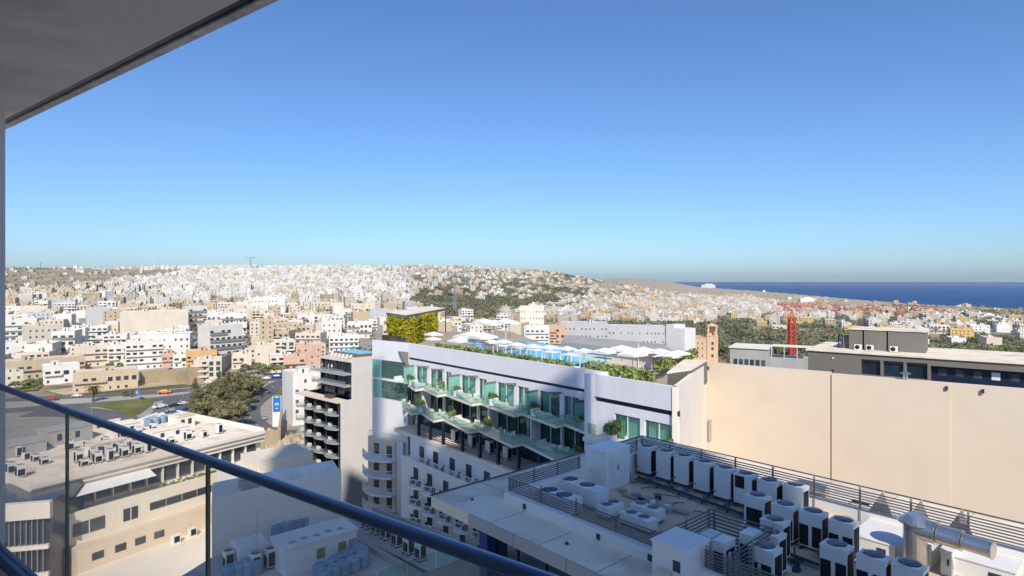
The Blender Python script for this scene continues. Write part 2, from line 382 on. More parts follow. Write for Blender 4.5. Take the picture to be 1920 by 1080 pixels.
def sea_mat():
    m = bpy.data.materials.new('sea'); m.use_nodes = True; n = m.node_tree.nodes; l = m.node_tree.links; b = n['Principled BSDF']
    b.inputs['Base Color'].default_value = (.006,.05,.15,1); b.inputs['Roughness'].default_value = .5; b.inputs['Specular IOR Level'].default_value = .25; b.inputs['IOR'].default_value = 1.33
    g = n.new('ShaderNodeNewGeometry'); t = n.new('ShaderNodeTexNoise'); t.inputs['Scale'].default_value = .05; t.inputs['Detail'].default_value = 6
    l.new(g.outputs['Position'], t.inputs['Vector']); bp = n.new('ShaderNodeBump'); bp.inputs['Strength'].default_value = .8; bp.inputs['Distance'].default_value = 3
    l.new(t.outputs[0], bp.inputs['Height']); l.new(bp.outputs[0], b.inputs['Normal'])
    t2 = n.new('ShaderNodeTexNoise'); t2.inputs['Scale'].default_value = .0012; t2.inputs['Detail'].default_value = 4; l.new(g.outputs['Position'], t2.inputs['Vector'])
    r = n.new('ShaderNodeValToRGB'); r.color_ramp.elements[0].position = .35; r.color_ramp.elements[0].color = (.002,.05,.17,1)
    r.color_ramp.elements[1].position = .7; r.color_ramp.elements[1].color = (.003,.07,.22,1); l.new(t2.outputs[0], r.inputs[0]); l.new(r.outputs[0], b.inputs['Base Color'])
    return m
b = MB(); xs = [-60000, -20000, -5000, 0, 1500, 4000, 10000, 30000, 70000]; ys = [-3000, 500, 3000, 9000, 25000, 60000, 110000]
for j in range(len(ys)-1):
    for i in range(len(xs)-1): b.quad((xs[i],ys[j],SEA),(xs[i+1],ys[j],SEA),(xs[i+1],ys[j+1],SEA),(xs[i],ys[j+1],SEA))
b.build('sea', sea_mat(), kind='structure')
# ------------------------------------------------------------------ our own tower and balcony
B = Fr((0, 0, 0), math.degrees(math.atan2(-.59, .807)))      # x along the railing, y outward over the town
D0 = 1.22
tower = thing('hotel_tower', 'tower block whose balcony ceiling and edge frame the upper left', 'tower', (0,0,0), B.a)
b = MB()
b.box(-8, 10, -15, -.85, -58, -1.95, 0); b.box(-8, 10, -15, -.85, 1.62, 4.6, 0)
b.box(-8, 10, -15, -3.2, -1.95, 1.62, 0); b.box(-8, -5.6, -3.2, -.85, -1.95, 1.62, 0); b.box(7.5, 10, -3.2, -.85, -1.95, 1.62, 0)
b.build('wall', M['white_render'], tower)
b = MB(); b.box(-8, 7.5, -.85, 1.395, 1.2, 1.55); b.build('ceiling', M['soffit'], tower)
b = MB(); b.box(-8, 7.5, 1.395, 1.449, 1.212, 1.5); b.build('shadow_gap', M['navy_metal'], tower)
b = MB(); b.box(-8, 7.5, 1.449, 1.495, 1.2, 1.55); b.build('drip_edge', M['lip'], tower)
b = MB(); b.box(-5.6, 7.5, -3.2, 1.30, -2.15, -1.85); b.build('balcony_floor', M['white_render'], tower)
b = MB(); xl = B.fx(10, 1.34); b.box(xl-.25, xl, -.85, 1.30, -1.85, 1.2); b.box(xl-.25, xl, 1.30, 1.34, -1.85, 1.2); b.build('side_wall', M['lavender_render'], tower)
for k in range(1, 2):
    z = 1.2+3.2*k; b = MB(); b.box(-8, 10, -.85, 1.45, z, z+.35); b.build('balcony_slab', M['soffit'], tower)
D0 = 1.173; Bt = B; B = Fr((0, 0, 0), -36.85)
rail = thing('balcony_railing', 'glass balcony railing with dark metal handrail in front of the camera', 'railing', (0,0,0), B.a)
b = MB(); zr = -.672-.024
b.tube((-5.3, D0, zr), (7.2, D0, zr), .0195, 20); b.build('handrail', M['rail_metal'], rail, smooth=True)
b = MB(); b.box(-5.3, 7.2, D0-.03, D0+.03, -1.85, -1.77); b.build('base_channel', M['rail_metal'], rail)
js = [B.fx(126, D0), B.fx(390, D0)]; st = js[1]-js[0]
pn = None
for k in range(-2, 7):
    x0 = js[0]+k*st; x1 = x0+st
    x0 = max(x0, -5.28)
    if x1 < x0: continue
    b = MB(); b.box(x0+.006, x1-.006, D0-.006, D0+.006, -1.77, zr-.02)
    b.build('glass_pane', M['glass_clear'], rail)
    b = MB(); b.box(x1-.0055, x1-.001, D0-.007, D0+.007, -1.77, zr-.02); b.box(x1+.001, x1+.0055, D0-.007, D0+.007, -1.77, zr-.02)
    b.build('pane_edge', M['glass_edge'], rail)

B = Bt
# unseen high-rise behind us, steps and distance shaped for the near roofs' shadow
hr = thing('shadow_high_rise', 'stepped high-rise behind the viewer, unseen and shaped to cast the long shadow', 'tower')
for x0, x1, z1 in ((29, 30.7, 130), (12, 29, 140), (4, 12, 150), (-7, 4, 163)):
    MB().box(x0, x1-.004, -134, -110, -58, z1).build('wall', M['white_render'], hr)
    for z in range(-50, int(z1)-3, 4): MB().box(x0+.5, x1-.5, -110.05, -110.002, z, z+2.4).build('window_band', M['blue_glass'], hr)
# ------------------------------------------------------------------ the near building with the plant roof
N = Fr(at(810, 930, -11.0), -48.3)
c1 = N.la(1190, 815, -11.0); c2 = N.la(1920, 982, -11.0)
VN = c1[1]; XR = 40.0
plant = thing('plant_roof_building', 'grey flat-roofed building right below with fenced air conditioning plant', 'building', N.o, N.a)
FL = -.62                                     # plant floor below the coping
ix0 = .0; up_x, up_y = N.la(943, 925, -10.75)  # corner of the raised kerb that carries the louvres
up_x = 3.1; up_y = 2.2
b = MB()
b.box(1.2, XR, 1.2, VN-.5, -.85, -.64, 0)                                             # structural slab
b.build('roof_slab', M['roof_paint'], plant)
KX0, KY0, KY1 = up_x, up_y, 13.1
b = MB()
b.box(0, XR, 0, KY0, -.5, 0); b.box(0, XR, KY1, VN, -.5, -.004); b.box(0, KX0, KY0, KY1, -.5, 0)
b.build('coping', M['roof_paint'], plant)
b = MB(); b.box(KX0+.3, XR, KY0+.3, KY1, -.64, FL); b.build('roof_floor', M['roof_screed'], plant)
b = MB()
b.box(KX0, XR, KY0, KY0+.3, 0, .5); b.box(KX0, KX0+.3, KY0+.3, KY1, 0, .5); b.box(KX0, XR, KY1, KY1+.3, 0, .42); b.build('kerb', M['white_render'], plant)
b = MB(); b.box(KX0, XR, KY0, KY0+.3, -.64, 0); b.box(KX0, KX0+.3, KY0+.3, KY1, -.64, 0); b.build('kerb_base', M['white_render'], plant)
# fascia panels with open joints, on the two edges that face us
k = 0; x = 0.
fw = 3.15
while x < XR-1:
    b = MB(); b.box(x+.02, x+fw-.02, -.06, -.002, -.53, .02); b.build('fascia_panel', M['beige_render'] if k == 0 else M['concrete'], plant); x += fw; k += 1
y = 0.
while y < VN-1:
    b = MB(); b.box(-.06, -.002, y+.02, min(VN, y+3.6)-.02, -.53, .02); b.build('fascia_panel', M['concrete'], plant); y += 3.6
b = MB(); b.bar((-.03,-.1,.05), (-.03,VN,.05), .07, .05); b.bar((0,VN,.05), (XR,VN,.05), .07, .05); b.build('coping_trim', M['dark_metal'], plant)
for px, py in ((968,957),(1109,1014),(1205,1055)):
    lx, ly = N.la(px, py, -10.85); b = MB(); b.box(lx-.09, lx+.09, KY0-.05, KY0-.002, .08, .32); b.build('wall_lamp', M['dark_metal'], plant)
# storeys below: glass set back from the slab edge
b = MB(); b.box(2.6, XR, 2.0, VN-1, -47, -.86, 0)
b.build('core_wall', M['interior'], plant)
x = 2.6; nb = 0
while x < XR-2:
    for zz in (-4.0, -7.4, -10.8):
        b = MB(); b.box(x+.06, x+1.9-.06, 1.86, 1.90, zz+.1, zz+3.0); b.build('window', M['blue_glass'], plant)
    b = MB(); b.box(x-.06, x+.06, 1.78, 1.96, -15, -.86); b.build('mullion', M['dark_metal'], plant)
    x += 1.9
for zz in (-4.0, -7.4, -10.8):
    b = MB(); b.box(2.5, XR, 1.70, 1.96, zz-.15, zz+.06); b.build('spandrel', M['dark_metal'], plant)
b = MB(); b.box(2.4, 2.55, 1.2, VN-1, -47, -.86); b.box(2.55, 3.0, 1.2, 1.75, -47, -.86); b.build('end_wall', M['navy_panel'], plant)
# low terrace beside it with blue screen wall
b = MB(); lx, ly = N.la(840, 1060, -18.0); b.box(-6, 2.4, -2, 9, -40, -7.2); b.build('terrace', M['deck'], plant)
tl = thing('blue_screen_wall', 'dark blue screen wall at the edge of the lower terrace', 'wall', N.w(0, 0, -18.2), N.a)
b = MB(); b.box(-5.9, 2.3, 8.7, 8.95, 0, 1.9); b.build('panel', M['navy_panel'], tl)
b = MB(); b.box(-6, 2.35, 8.65, 9.0, 1.902, 2.02); b.build('coping', M['rail_metal'], tl)
tr = thing('terrace_glass_railing', 'clear glass railing round the lower terrace under the handrail', 'railing', N.w(0, 0, -18.2), N.a)
for i in range(4):
    b = MB(); b.box(-5.9+i*2.0, -4.0+i*2.0, -1.9, -1.88, .05, 1.1); b.build('glass_pane', M['glass_rail'], tr)
for i in range(5):
    b = MB(); b.box(-5.95, -5.93, -1.9+i*2.1, .1+i*2.1, .05, 1.1); b.build('glass_pane', M['glass_rail'], tr)

# louvre screens ------------------------------------------------------
def louvre(p, q, z0, z1, n, label, post=2.0, leg=0.):
    p = Vector((p[0], p[1], 0)); q = Vector((q[0], q[1], 0)); L = (q-p).length; d = (q-p)/L
    wx, wy = N.w(p.x, p.y)[:2]; a = N.a+math.atan2(d.y, d.x)
    t = thing('louvre_screen', label, 'screen', (wx, wy, N.o.z+z0), a, 'slatted screens on the plant roof')
    H = z1-z0; sl = MB(); sl.box(0, L, -.02, .02, -.027, .027); me = sl.mesh('slat', M['louvre'])
    for i in range(n): link('slat', me, t, (0, 0, .1+i*(H-.15)/(n-1)), (R(-8), 0, 0))
    k = max(1, round(L/post)); po = MB(); po.box(-.04, .04, .06, .12, -leg, H+.12); mp_ = po.mesh('post', M['louvre_frame'])
    for i in range(k+1): link('post', mp_, t, (min(L-.04, max(.04, i*L/k)), 0, 0))
    return t
LZ = 1.25
def LP(px, py, z=-10.75+.2): return N.la(px, py, z)
fx1 = N.fx(1238, KY0+.15)
pit = N.la(1292, 948, -11+LZ)
louvre((KX0+.15, KY0+.15), (fx1, KY0+.15), .55, LZ, 6, 'slatted screen along the near kerb of the plant roof')
ybox = N.fy(1088, KX0+.15)
louvre((KX0+.15, KY0+.3), (KX0+.15, ybox), .55, LZ, 6, 'slatted screen running back from the front corner to the white cabinet')
louvre((KX0+.15, ybox+2.2), (KX0+.15, KY1-.1), .55, LZ, 6, 'short slatted screen between the white cabinet and the far corner', leg=1.0)
louvre((KX0+.35, KY1-.1), (30, KY1-.1), .5, 1.4, 7, 'long slatted screen along the far edge of the plant roof', leg=1.0)
py0 = KY0+.3
pitx1 = fx1+2.7; pity = KY0+3.9
louvre((fx1, py0), (fx1, pity), -.45, LZ, 11, 'slatted screen on the left of the sunken unit bay')
louvre((fx1+.05, pity), (pitx1, pity), -.45, LZ, 11, 'slatted screen at the back of the sunken unit bay')
louvre((pitx1, pity-.1), (pitx1, py0), -.45, LZ, 11, 'slatted screen on the right of the sunken unit bay')
louvre((fx1+1.9, KY0+.15), (fx1+12, KY0+.15), .55, LZ, 6, 'slatted screen on the near kerb right of the white shed')

# air conditioning ------------------------------------------------------
def fan_me(r, m_in='fan_blue'):
    b = MB(); n = 20
    b.tube((0,0,0), (0,0,.06), r, n, 0, caps=False); b.tube((0,0,.012), (0,0,.02), r*.985, n, 1)
    for i in range(5):
        a = i*2*math.pi/5; c, s_ = math.cos(a), math.sin(a); c2_, s2 = math.cos(a+.7), math.sin(a+.7)
        b.quad((.06*c,.06*s_,.03), (r*.9*c,r*.9*s_,.028), (r*.9*c2_,r*.9*s2,.045), (.06*c2_,.06*s2,.035), 2)
    b.tube((0,0,.025), (0,0,.07), r*.18, 10, 2)
    return b.mesh('fan', [M['white_metal'], M['coil'], M[m_in]])
def grille_me(r):
    b = MB()
    for k in range(1, 7):
        rr = r*k/6; n = 20
        for i in range(n):
            a, c = 2*math.pi*i/n, 2*math.pi*(i+1)/n
            b.quad((rr*math.cos(a), rr*math.sin(a), .1), (rr*math.cos(c), rr*math.sin(c), .1), ((rr-.014)*math.cos(c), (rr-.014)*math.sin(c), .1), ((rr-.014)*math.cos(a), (rr-.014)*math.sin(a), .1))
    for i in range(8):
        a = math.pi*i/8; b.bar((-r*math.cos(a), -r*math.sin(a), .094), (r*math.cos(a), r*math.sin(a), .094), .012, .006)
    return b.mesh('fan_grille', M['louvre_frame'])
FAN, GR = fan_me(.36), grille_me(.36)
def vrf(label, dark_front, dark_side=True, w_=.96, d_=.72, h=1.58, group='tall fan units on the plant roof'):
    t = thing('air_conditioning_unit', label, 'air conditioner', group=group)
    b = MB(); b.box(-w_/2, w_/2, 0, d_, .16, h)
    b.build('casing', M['white_metal'], t)
    b = MB()
    for sx in (-1, 1): b.bar((sx*w_*.4, -.08, .06), (sx*w_*.4, d_+.08, .06), .09, .12)
    b.build('base_rail', M['dark_metal'], t, kind='stuff')
    b = MB(); b.box(-w_/2-.015, w_/2+.015, -.015, d_+.015, h, h+.05); b.build('lid', M['white_metal'], t)
    f = link('fan', FAN, t, (0, d_/2, h+.05)); link('fan_grille', GR, f)
    if dark_front == 0:
        for z in (.62, 1.15):
            b = MB(); b.box(-w_/2+.03, w_/2-.03, -.014, -.001, z-.49, z+.02); b.build('front_panel', M['white_metal'], t)
        b = MB(); b.box(-.45, -.33, -.02, -.0145, .35, .43); b.build('badge', M['fan_blue'], t)
    elif dark_front == 1:
        b = MB(); b.box(-w_/2+.1, w_/2-.1, -.012, -.001, .28, 1.1); b.build('coil', M['coil'], t)
    elif dark_front == 2:
        for sx in (-1, 1):
            b = MB(); b.box(sx*w_*.28-.19, sx*w_*.28+.19, -.012, -.001, .22, 1.1); b.build('coil', M['coil'], t)
    elif dark_front == 3:
        b = MB(); b.box(-w_/2+.08, .1, -.012, -.001, .95, 1.55); b.build('coil', M['coil'], t)
    if dark_side:
        for sx in (-1, 1):
            b = MB(); b.box(sx*(w_/2+.001), sx*(w_/2+.013), .07, d_-.07, .25, 1.45); b.build('coil', M['coil'], t)
    return t
V = [vrf('', i) for i in range(4)]
used = set()
def place_v(kind, px, py, label, z=-11.62, rot=0, sc_=None, off=0, slim=1.0):
    p = at(px, py+(4 if z == -11.5 else 0), z)
    lb = 'pale tall fan unit ' + label
    o = V[kind] if kind not in used else dup(V[kind])
    used.add(kind); o['label'] = lb; o.location = p; o.rotation_euler = (0, 0, N.a+R(rot)); o.scale = (slim, 1, sc_ or 1)
    return o
back = [(1207,886,0),(1243,897,0),(1277,907,0),(1315,920,0),(1354,934,0),(1392,947,3),(1437,962,0),(1486,972,0)]
for i, (px, py, kd) in enumerate(back):
    place_v(kd, px, py, ('with high coil, ' if kd == 3 else '')+ORD[i]+' from the left in the far row', z=-11.5)
place_v(1, 1414, 998, 'with one wide black coil, left end of the middle row')
place_v(2, 1466, 1018, 'second from the left in the middle row'); place_v(2, 1519, 1034, 'third from the left in the middle row'); place_v(2, 1576, 1054, 'fourth from the left in the middle row, before the duct')
place_v(1, 1446, 1052, 'farthest of the three standing one behind another', rot=0); place_v(1, 1437, 1080, 'middle of the three standing one behind another'); place_v(1, 1427, 1112, 'nearest of the three standing one behind another')
place_v(2, 1562, 1108, 'left end of the nearest row at the bottom edge'); place_v(2, 1632, 1132, 'second in the nearest row at the bottom edge'); place_v(0, 1700, 1152, 'third in the nearest row, cut by the bottom edge')
# long low condensers with two fans
FAN2 = fan_me(.42); FAN3 = fan_me(.27)
def low(px, py, L, W, H, label, rot, fans, fm, z=-11.58):
    p = at(px, py, z)
    t = thing('low_condenser', label, 'air conditioner', p, N.a+R(rot), 'low fan condensers on the plant roof')
    b = MB(); b.box(-L/2, L/2, -W/2, W/2, .12, H); b.build('casing', M['white_metal'], t)
    b = MB(); b.box(-L/2+.06, L/2-.06, -W/2-.012, -W/2-.001, .2, H-.15); b.build('side_panel', M['white_metal'], t)
    b = MB()
    for s_ in (-1, 1): b.box(s_*L*.4-.06, s_*L*.4+.06, -W/2, W/2, 0, .12)
    b.build('foot', M['dark_metal'], t, kind='stuff')
    for x in fans:
        f = link('fan', fm, t, (x, 0, H)); g = link('fan_grille', GR, f); g.scale = (.82, .82, .6)
low(1047, 956, 2.3, 1.05, .85, 'large low condenser with two fans nearest the front corner', 0, (-.6, .4), FAN2)
low(1091, 940, 2.8, 1.0, .95, 'large low condenser with two fans beside the white cabinet', 0, (-.85, .4), FAN2)
low(1144, 967, 1.2, .75, .6, 'small low condenser left of the pair of twin-fan condensers', 90, (-.28, .28), FAN3)
low(1214, 972, 1.6, .7, .6, 'twin-fan condenser, the one farther from the near screen', 0, (-.4, .32), FAN3)
low(1197, 990, 1.7, .7, .6, 'twin-fan condenser close against the near screen', 0, (-.4, .32), FAN3)
# white cabinet
p = at(1136, 909, -11.6)
t = thing('plant_cabinet', 'tall white metal plant cabinet with ribbed doors on the roof', 'cabinet', p, N.a)
b = MB(); b.box(-.75, .75, -.9, 1.2, 0, 2.15); b.build('casing', M['white_metal'], t)
b = MB(); b.box(-.8, .8, -.95, 1.25, 2.15, 2.21); b.build('roof', M['white_metal'], t)
for i in range(9):
    b = MB(); b.box(.751, .775, -.85+i*.225, -.85+i*.225+.18, .1, 2.05); b.build('door_slat', M['white_metal'], t)
b = MB(); b.box(.776, .81, .1, .14, 1.0, 1.3); b.build('handle', M['dark_metal'], t)
# white shed by the near kerb
p = N.w(fx1+1.0, KY0-.2, -11)
t = thing('white_shed', 'low white plant shed standing on the near kerb', 'shed', p, N.a)
b = MB(); b.box(-.7, .7, -.6, 1.0, 0, 1.3); b.build('wall', M['white_render'], t)
b = MB(); b.prism([(-.75,-.65),(.75,-.65),(.75,1.05),(-.75,1.05)], 1.3, 1.38); b.build('roof', M['white_render'], t)
b = MB(); b.box(.2, .5, -.62, -.601, .5, .9); b.build('vent', M['dark_metal'], t)
p = N.w(fx1+.9, KY0-1.1, -10.99)
tag(MB().box(-.25, .25, -.2, .2, 0, .45).build('cable_box', M['tan_render'], None, p, N.a), 'small tan cable box below the white shed', 'box')
# narrow white units in the bay
for i, (ax, ay, hh) in enumerate(((.55, .9, 1.3), (.6, 2.5, 1.3), (1.75, 1.5, 1.7), (2.1, 2.9, 1.7))):
    t = thing('narrow_unit', ['shorter narrow white unit nearest us in the sunken bay', 'narrow white unit behind the shortest in the sunken bay', 'taller narrow white unit in front in the sunken bay', 'taller narrow white unit at the back of the sunken bay'][i], 'air conditioner', N.w(fx1+ax, KY0+.3+ay, -11.6), N.a, 'narrow units in the sunken bay')
    b = MB(); b.box(-.26, .26, -.4, .4, 0, hh); b.build('casing', M['white_metal'], t)
    b = MB(); b.box(-.2, .2, -.42, -.401, .3, hh-.4); b.build('coil', M['coil'], t)
    b = MB(); b.box(.261, .28, -.3, .3, .3, hh-.3); b.build('coil', M['coil'], t)
# ducts on the right
def lw(px, py, z): return Vector(at(px, py, z))
t = thing('exhaust_duct', 'silver spiral ventilation duct with a round elbow head', 'duct')
p0, p1, p2 = lw(1716, 988, -9.75), lw(1790, 1010, -9.75), lw(1862, 1032, -9.75)
seg = [(0, .42), (.30, .42), (.32, .36), (.62, .36), (.64, .30), (1, .30)]
for i in range(0, 6, 2):
    a, c = p0.lerp(p2, seg[i][0]), p0.lerp(p2, seg[i+1][0]); b = MB(); b.tube(a, c, seg[i][1], 20); b.build('duct_section', M['steel'], t, smooth=False)
    b = MB(); b.tube(c-(c-a)*.03, c+(c-a)*.02, seg[i][1]+.03, 20); b.build('collar', M['steel'], t)
b = MB(); b.tube(p0+Vector((0,0,-1.85)), p0+Vector((0,0,.25)), .42, 20); b.build('riser', M['steel'], t)
b = MB(); b.tube(p0+Vector((0,0,.25)), p0+Vector((0,0,.5)), .62, 20, r2=.3); b.tube(p0+Vector((0,0,.20)), p0+Vector((0,0,.249)), .62, 20); b.build('cowl', M['steel'], t)
t = thing('duct_behind_units', 'grey round duct lying behind the far row of units', 'duct')
a, c = lw(1500, 905, -10.6), lw(1552, 921, -10.6); b = MB(); b.tube(a, c, .22, 14); b.build('duct_section', M['steel'], t)
b = MB(); b.tube(a, a+Vector((0,0,-1.6)), .22, 14); b.build('riser', M['steel'], t)
for i, (px, py, lx, ly, h, lab) in enumerate(((1655,1030,1.7,2.6,.75,'sunlit white boxy duct housing right of the unit rows'), (1745,1055,.35,1.8,.95,'slanted white duct box, left of two beside the spiral duct'), (1785,1066,.35,1.8,.95,'slanted white duct box, right of two beside the spiral duct'), (1850,1080,2.0,1.6,.7,'large pale plant housing at the bottom right corner'), (1585,962,2.2,.4,.7,'low white cabinet against the far screen'), (1650,980,2.4,.4,.7,'longer low white cabinet against the far screen'))):
    p = at(px, py, -11.6)
    t = thing('duct_housing', lab, 'duct housing', p, N.a)
    b = MB(); b.box(-lx/2, lx/2, -ly/2, ly/2, 0, h); b.build('casing', M['white_metal'], t)
    b = MB(); b.box(-lx/2-.04, lx/2+.04, -ly/2-.04, ly/2+.04, h, h+.05); b.build('lid', M['white_render'], t)
    b = MB(); b.box(lx*.1, lx*.3, -ly/2-.02, -ly/2-.001, h*.45, h*.7); b.build('hatch', M['dark_metal'], t)
for i, px in enumerate((1624, 1697, 1775)):
    x = N.fx(px, KY1-1.2); p = N.w(x, KY1-.3, -11.6)
    t = thing('brace', ['left', 'middle', 'right'][i]+' of the three grey triangular braces behind the long screen', 'brace', p, N.a, 'triangular braces along the far screen')
    b = MB(); b.prism([(0,0),(.9,0),(.45,.08)], 0, .01); b.v = [(-.9,.6,0),(.9,.6,0),(.2,.6,2.05),(-.9,.7,0),(.9,.7,0),(.2,.7,2.05)]; b.f = [(0,1,2),(5,4,3),(0,3,4,1),(1,4,5,2),(2,5,3,0)]; b.m = [0]*5
    b.build('plate', M['concrete'], t)
# pipe trays, pipes, rubble on the plant floor
t = thing('pipe_tray', 'long dark pipe tray running in front of the far row of units', 'pipe tray')
a, c = lw(1196, 893, -11.45), lw(1530, 1010, -11.45)
b = MB()
for k in range(4):
    o = Vector((.0, -.12*k, .0)); b.tube(a+o, c+o, .035, 6)
b.build('pipe', M['dark_metal'], t, kind='stuff')
b = MB()
for k in range(15):
    q = a.lerp(c, k/14); b.bar(q+Vector((.15,.2,-.05)), q+Vector((-.2,-.5,-.05)), .06, .05); b.tube(q, q+Vector((0,0,-.3)), .03, 6)
b.build('bracket', M['dark_metal'], t, kind='stuff')
t = thing('pipe_tray', 'shorter dark pipe tray in front of the middle row of units', 'pipe tray')
a, c = lw(1385, 1002, -11.45), lw(1610, 1085, -11.45); b = MB()
for k in range(3): b.tube(a+Vector((0,-.12*k,0)), c+Vector((0,-.12*k,0)), .04, 6)
b.build('pipe', M['dark_metal'], t, kind='stuff')
names = ['thin grey block', 'flat grey block', 'long narrow block', 'broken block', 'pale block']
for i, (px, py, s_) in enumerate(((1178,897,1.2),(1167,922,.7),(1193,930,.8),(1210,938,.9),(1247,958,.9))):
    p = at(px, py, -11.6); b = MB(); b.box(-.35*s_, .35*s_, -.2*s_, .2*s_, 0, .16*s_); b.box(-.2*s_, .3*s_, -.26*s_, .12*s_, .161*s_, .26*s_)
    tag(b.build('concrete_block', M['concrete'], None, p, N.a+R(rng.uniform(-40, 40))), names[i]+' lying on the stained floor, '+ORD[i]+' from the cabinet', 'block', 'loose blocks on the plant floor')
for i, (px, py) in enumerate(((1395,1035),(1490,1068))):
    p = at(px, py, -11.6); b = MB(); b.tube((0,0,0), (0,0,.06), .25, 14); b.tube((0,0,.06), (0,0,.9), .035, 8)
    tag(b.build('pipe_stand', M['dark_metal'], None, p, 0), ['thin dark pipe stand on a round foot by the sunken bay', 'dark pipe stand on the floor before the middle row'][i], 'stand')
# ------------------------------------------------------------------ small things on the near roof
M['joint_line'] = pbr('joint_line', (.22,.19,.16), .9)
for k in range(9):
    x = 1.5+k*3.15; MB().box(x-.012, x+.012, .02, KY0-.01, .001, .006).build('coping_joint', M['joint_line'], plant)
    x = 3.3+k*3.15; MB().box(x-.012, x+.012, KY1+.32, VN-.03, -.003, .003).build('coping_joint', M['joint_line'], plant)
for k in range(4):
    y = 3.2+k*3.6; MB().box(.02, KX0-.01, y-.012, y+.012, .001, .006).build('coping_joint', M['joint_line'], plant)
# insulated hoses between the units and the tray
rh = random.Random(3)
def hose(p, q, sag, r_, b):
    p, q = Vector(p), Vector(q); pr_ = p
    for k in range(1, 9):
        t = k/8; c = p.lerp(q, t); c.z -= sag*math.sin(math.pi*t); c.x += .12*math.sin(3*t*math.pi); b.tube(pr_, c, r_, 6, caps=False); pr_ = c
t = thing('refrigerant_hoses', 'tangle of dark insulated hoses between the fan units and the floor tray', 'hoses')
for i, (px, py, kd) in enumerate(back):
    for k in range(2):
        a = Vector(at(px+8+k*5, py+2, -11.2)); c = Vector(at(px+6+k*8, py+14, -11.42)); b = MB(); hose(a, c, .12, .028, b); b.build('hose', M['dark_metal'] if k else M['fan_blue'], t)
for px, py in ((1180,905),(1200,915),(1225,925),(1260,945),(1300,958)):
    a = Vector(at(px, py, -11.55)); c = a+Vector((rh.uniform(.6,1.6), rh.uniform(-.8,.3), 0)); b = MB(); hose(a, c, -.05, .022, b); b.build('hose', M['coil'], t)
t = thing('white_hose', 'loose white hose hanging beside the sunken unit bay', 'hose')
b = MB(); hose(at(1400,960,-10.9), at(1384,1002,-11.5), .25, .035, b); b.build('hose', M['white_metal'], t)
for i, (px, py) in enumerate(((1260,915),(1325,1010),(1500,1050))):
    p = at(px, py, -11.6); d_ = MB().tube((0,0,.001),(0,0,.03),.16,12).build('floor_drain', M['dark_metal'], None, p, 0); tag(d_, 'round floor drain on the plant roof, '+['far one by the back row','middle one beside the bay','near one among the middle row'][i], 'drain', 'floor drains')
bk = MB().tube((0,0,0),(0,0,.45),.24,12,r2=.28).build('yellow_drum', pbr('ochre', (.45,.24,.05), .6), None, at(1548,1052,-11.6), 0); tag(bk, 'ochre drum standing between two middle-row fan units', 'drum')
for i, (x, y) in enumerate(((1.3,6.0),(1.8,1.2),(8.5,1.0),(14.5,1.1))):
    d_ = MB().tube((0,0,0),(0,0,.02),.10,10).tube((0,0,.02),(0,0,.12),.03,6).build('lightning_rod_base', M['dark_metal'], None, N.w(x, y, -10.998), 0); tag(d_, 'small dark fixing on the coping, '+['back one on the left side','nearest the front corner','middle of the near side','farthest right on the near side'][i], 'fixing', 'coping fixings')
for k in range(6):
    x = 15+k*2.1; b = MB(); b.box(-.5,.5,-.3,.3,0,.25); 
    if k in (1, 3): tag(b.build('gravel_tray', M['concrete'], None, N.w(x, KY1-1.6-.3*k%2, -11.6), N.a), ['','left pale tray by the far kerb','','right pale tray by the far kerb'][k], 'tray')

t = thing('floor_pipework', 'low runs of grey pipes with small junction boxes across the plant floor', 'pipes')
for (a, c) in (((1165,925),(1290,962)),((1240,925),(1215,950)),((1380,1010),(1480,1045)),((1500,1045),(1460,1075)),((1620,1000),(1600,1050))):
    A, C_ = Vector(at(*a, -11.53)), Vector(at(*c, -11.53)); b = MB()
    for k in range(3): b.tube(A+Vector((0,-.1*k,0)), C_+Vector((0,-.1*k,0)), .03, 6)
    b.build('pipe', M['louvre_frame'], t, kind='stuff')
    for k in range(2):
        q = A.lerp(C_, .3+.4*k); MB().box(q.x-.14, q.x+.14, q.y-.25, q.y+.02, q.z-.06, q.z+.14).build('junction_box', M['white_metal'] if k else M['dark_metal'], t)
# ------------------------------------------------------------------ hotel with the green glass front and roof pool
H = Fr(at(1130, 697.5, -9.5), -49.5)
hz = -9.5
hotel = thing('hotel_building', 'long pale hotel with green glass balconies and a rooftop pool', 'hotel', H.o, H.a)
def HB(): return MB()
def z_(z): return z-hz
XL = H.fx(766, 0)
roof_px = [(768,641),(1130,697.5),(1142,706),(1268.6,723),(1326,681),(1296,672),(1060,660),(985,632),(960,622),(800,622),(718,634),(698,637)]
DK = -11.7
RP = lambda i, px, py: H.la(px, py, -9.5 if i < 5 or i > 9 else DK)
# corner points in plan
PW = H.la(1142, 706, -9.5)[1]                          # how far the right wing stands forward
XW0, XW1 = H.fx(1142, PW), H.fx(1268.6, PW)
plan = [(XL,0),(0,0),(0,PW),(XW1,PW)] + [RP(i, *roof_px[i]) for i in range(4, len(roof_px))]
e4 = plan[4]; wx_ = lambda y: XW1+(e4[0]-XW1)*(y-PW)/(e4[1]-PW)-.75       # inside of the slanting end wall
b = MB(); b.prism([(XL+.2,.55),(.2,.55),(.2,PW+.75),(wx_(PW+.75),PW+.75),(wx_(e4[1]),e4[1]-.4)]+plan[5:-1]+[(plan[-1][0]+.4,plan[-1][1]+.5)], z_(-12.1), z_(DK), 0); b.build('roof_deck', M['deck'], hotel)
core = [(XL+.3,3.2),(.2,3.2),(.2,PW+2.6),(wx_(PW+2.6),PW+2.6),(wx_(e4[1]),e4[1]-.4)]+[(p[0]-.2, p[1]-.2) for p in plan[5:]]
core[-1] = (core[-1][0]+.6, core[-1][1]+3.4)
b = MB(); b.prism(core, -50, z_(-12.1)); b.build('core_wall', M['interior'], hotel)
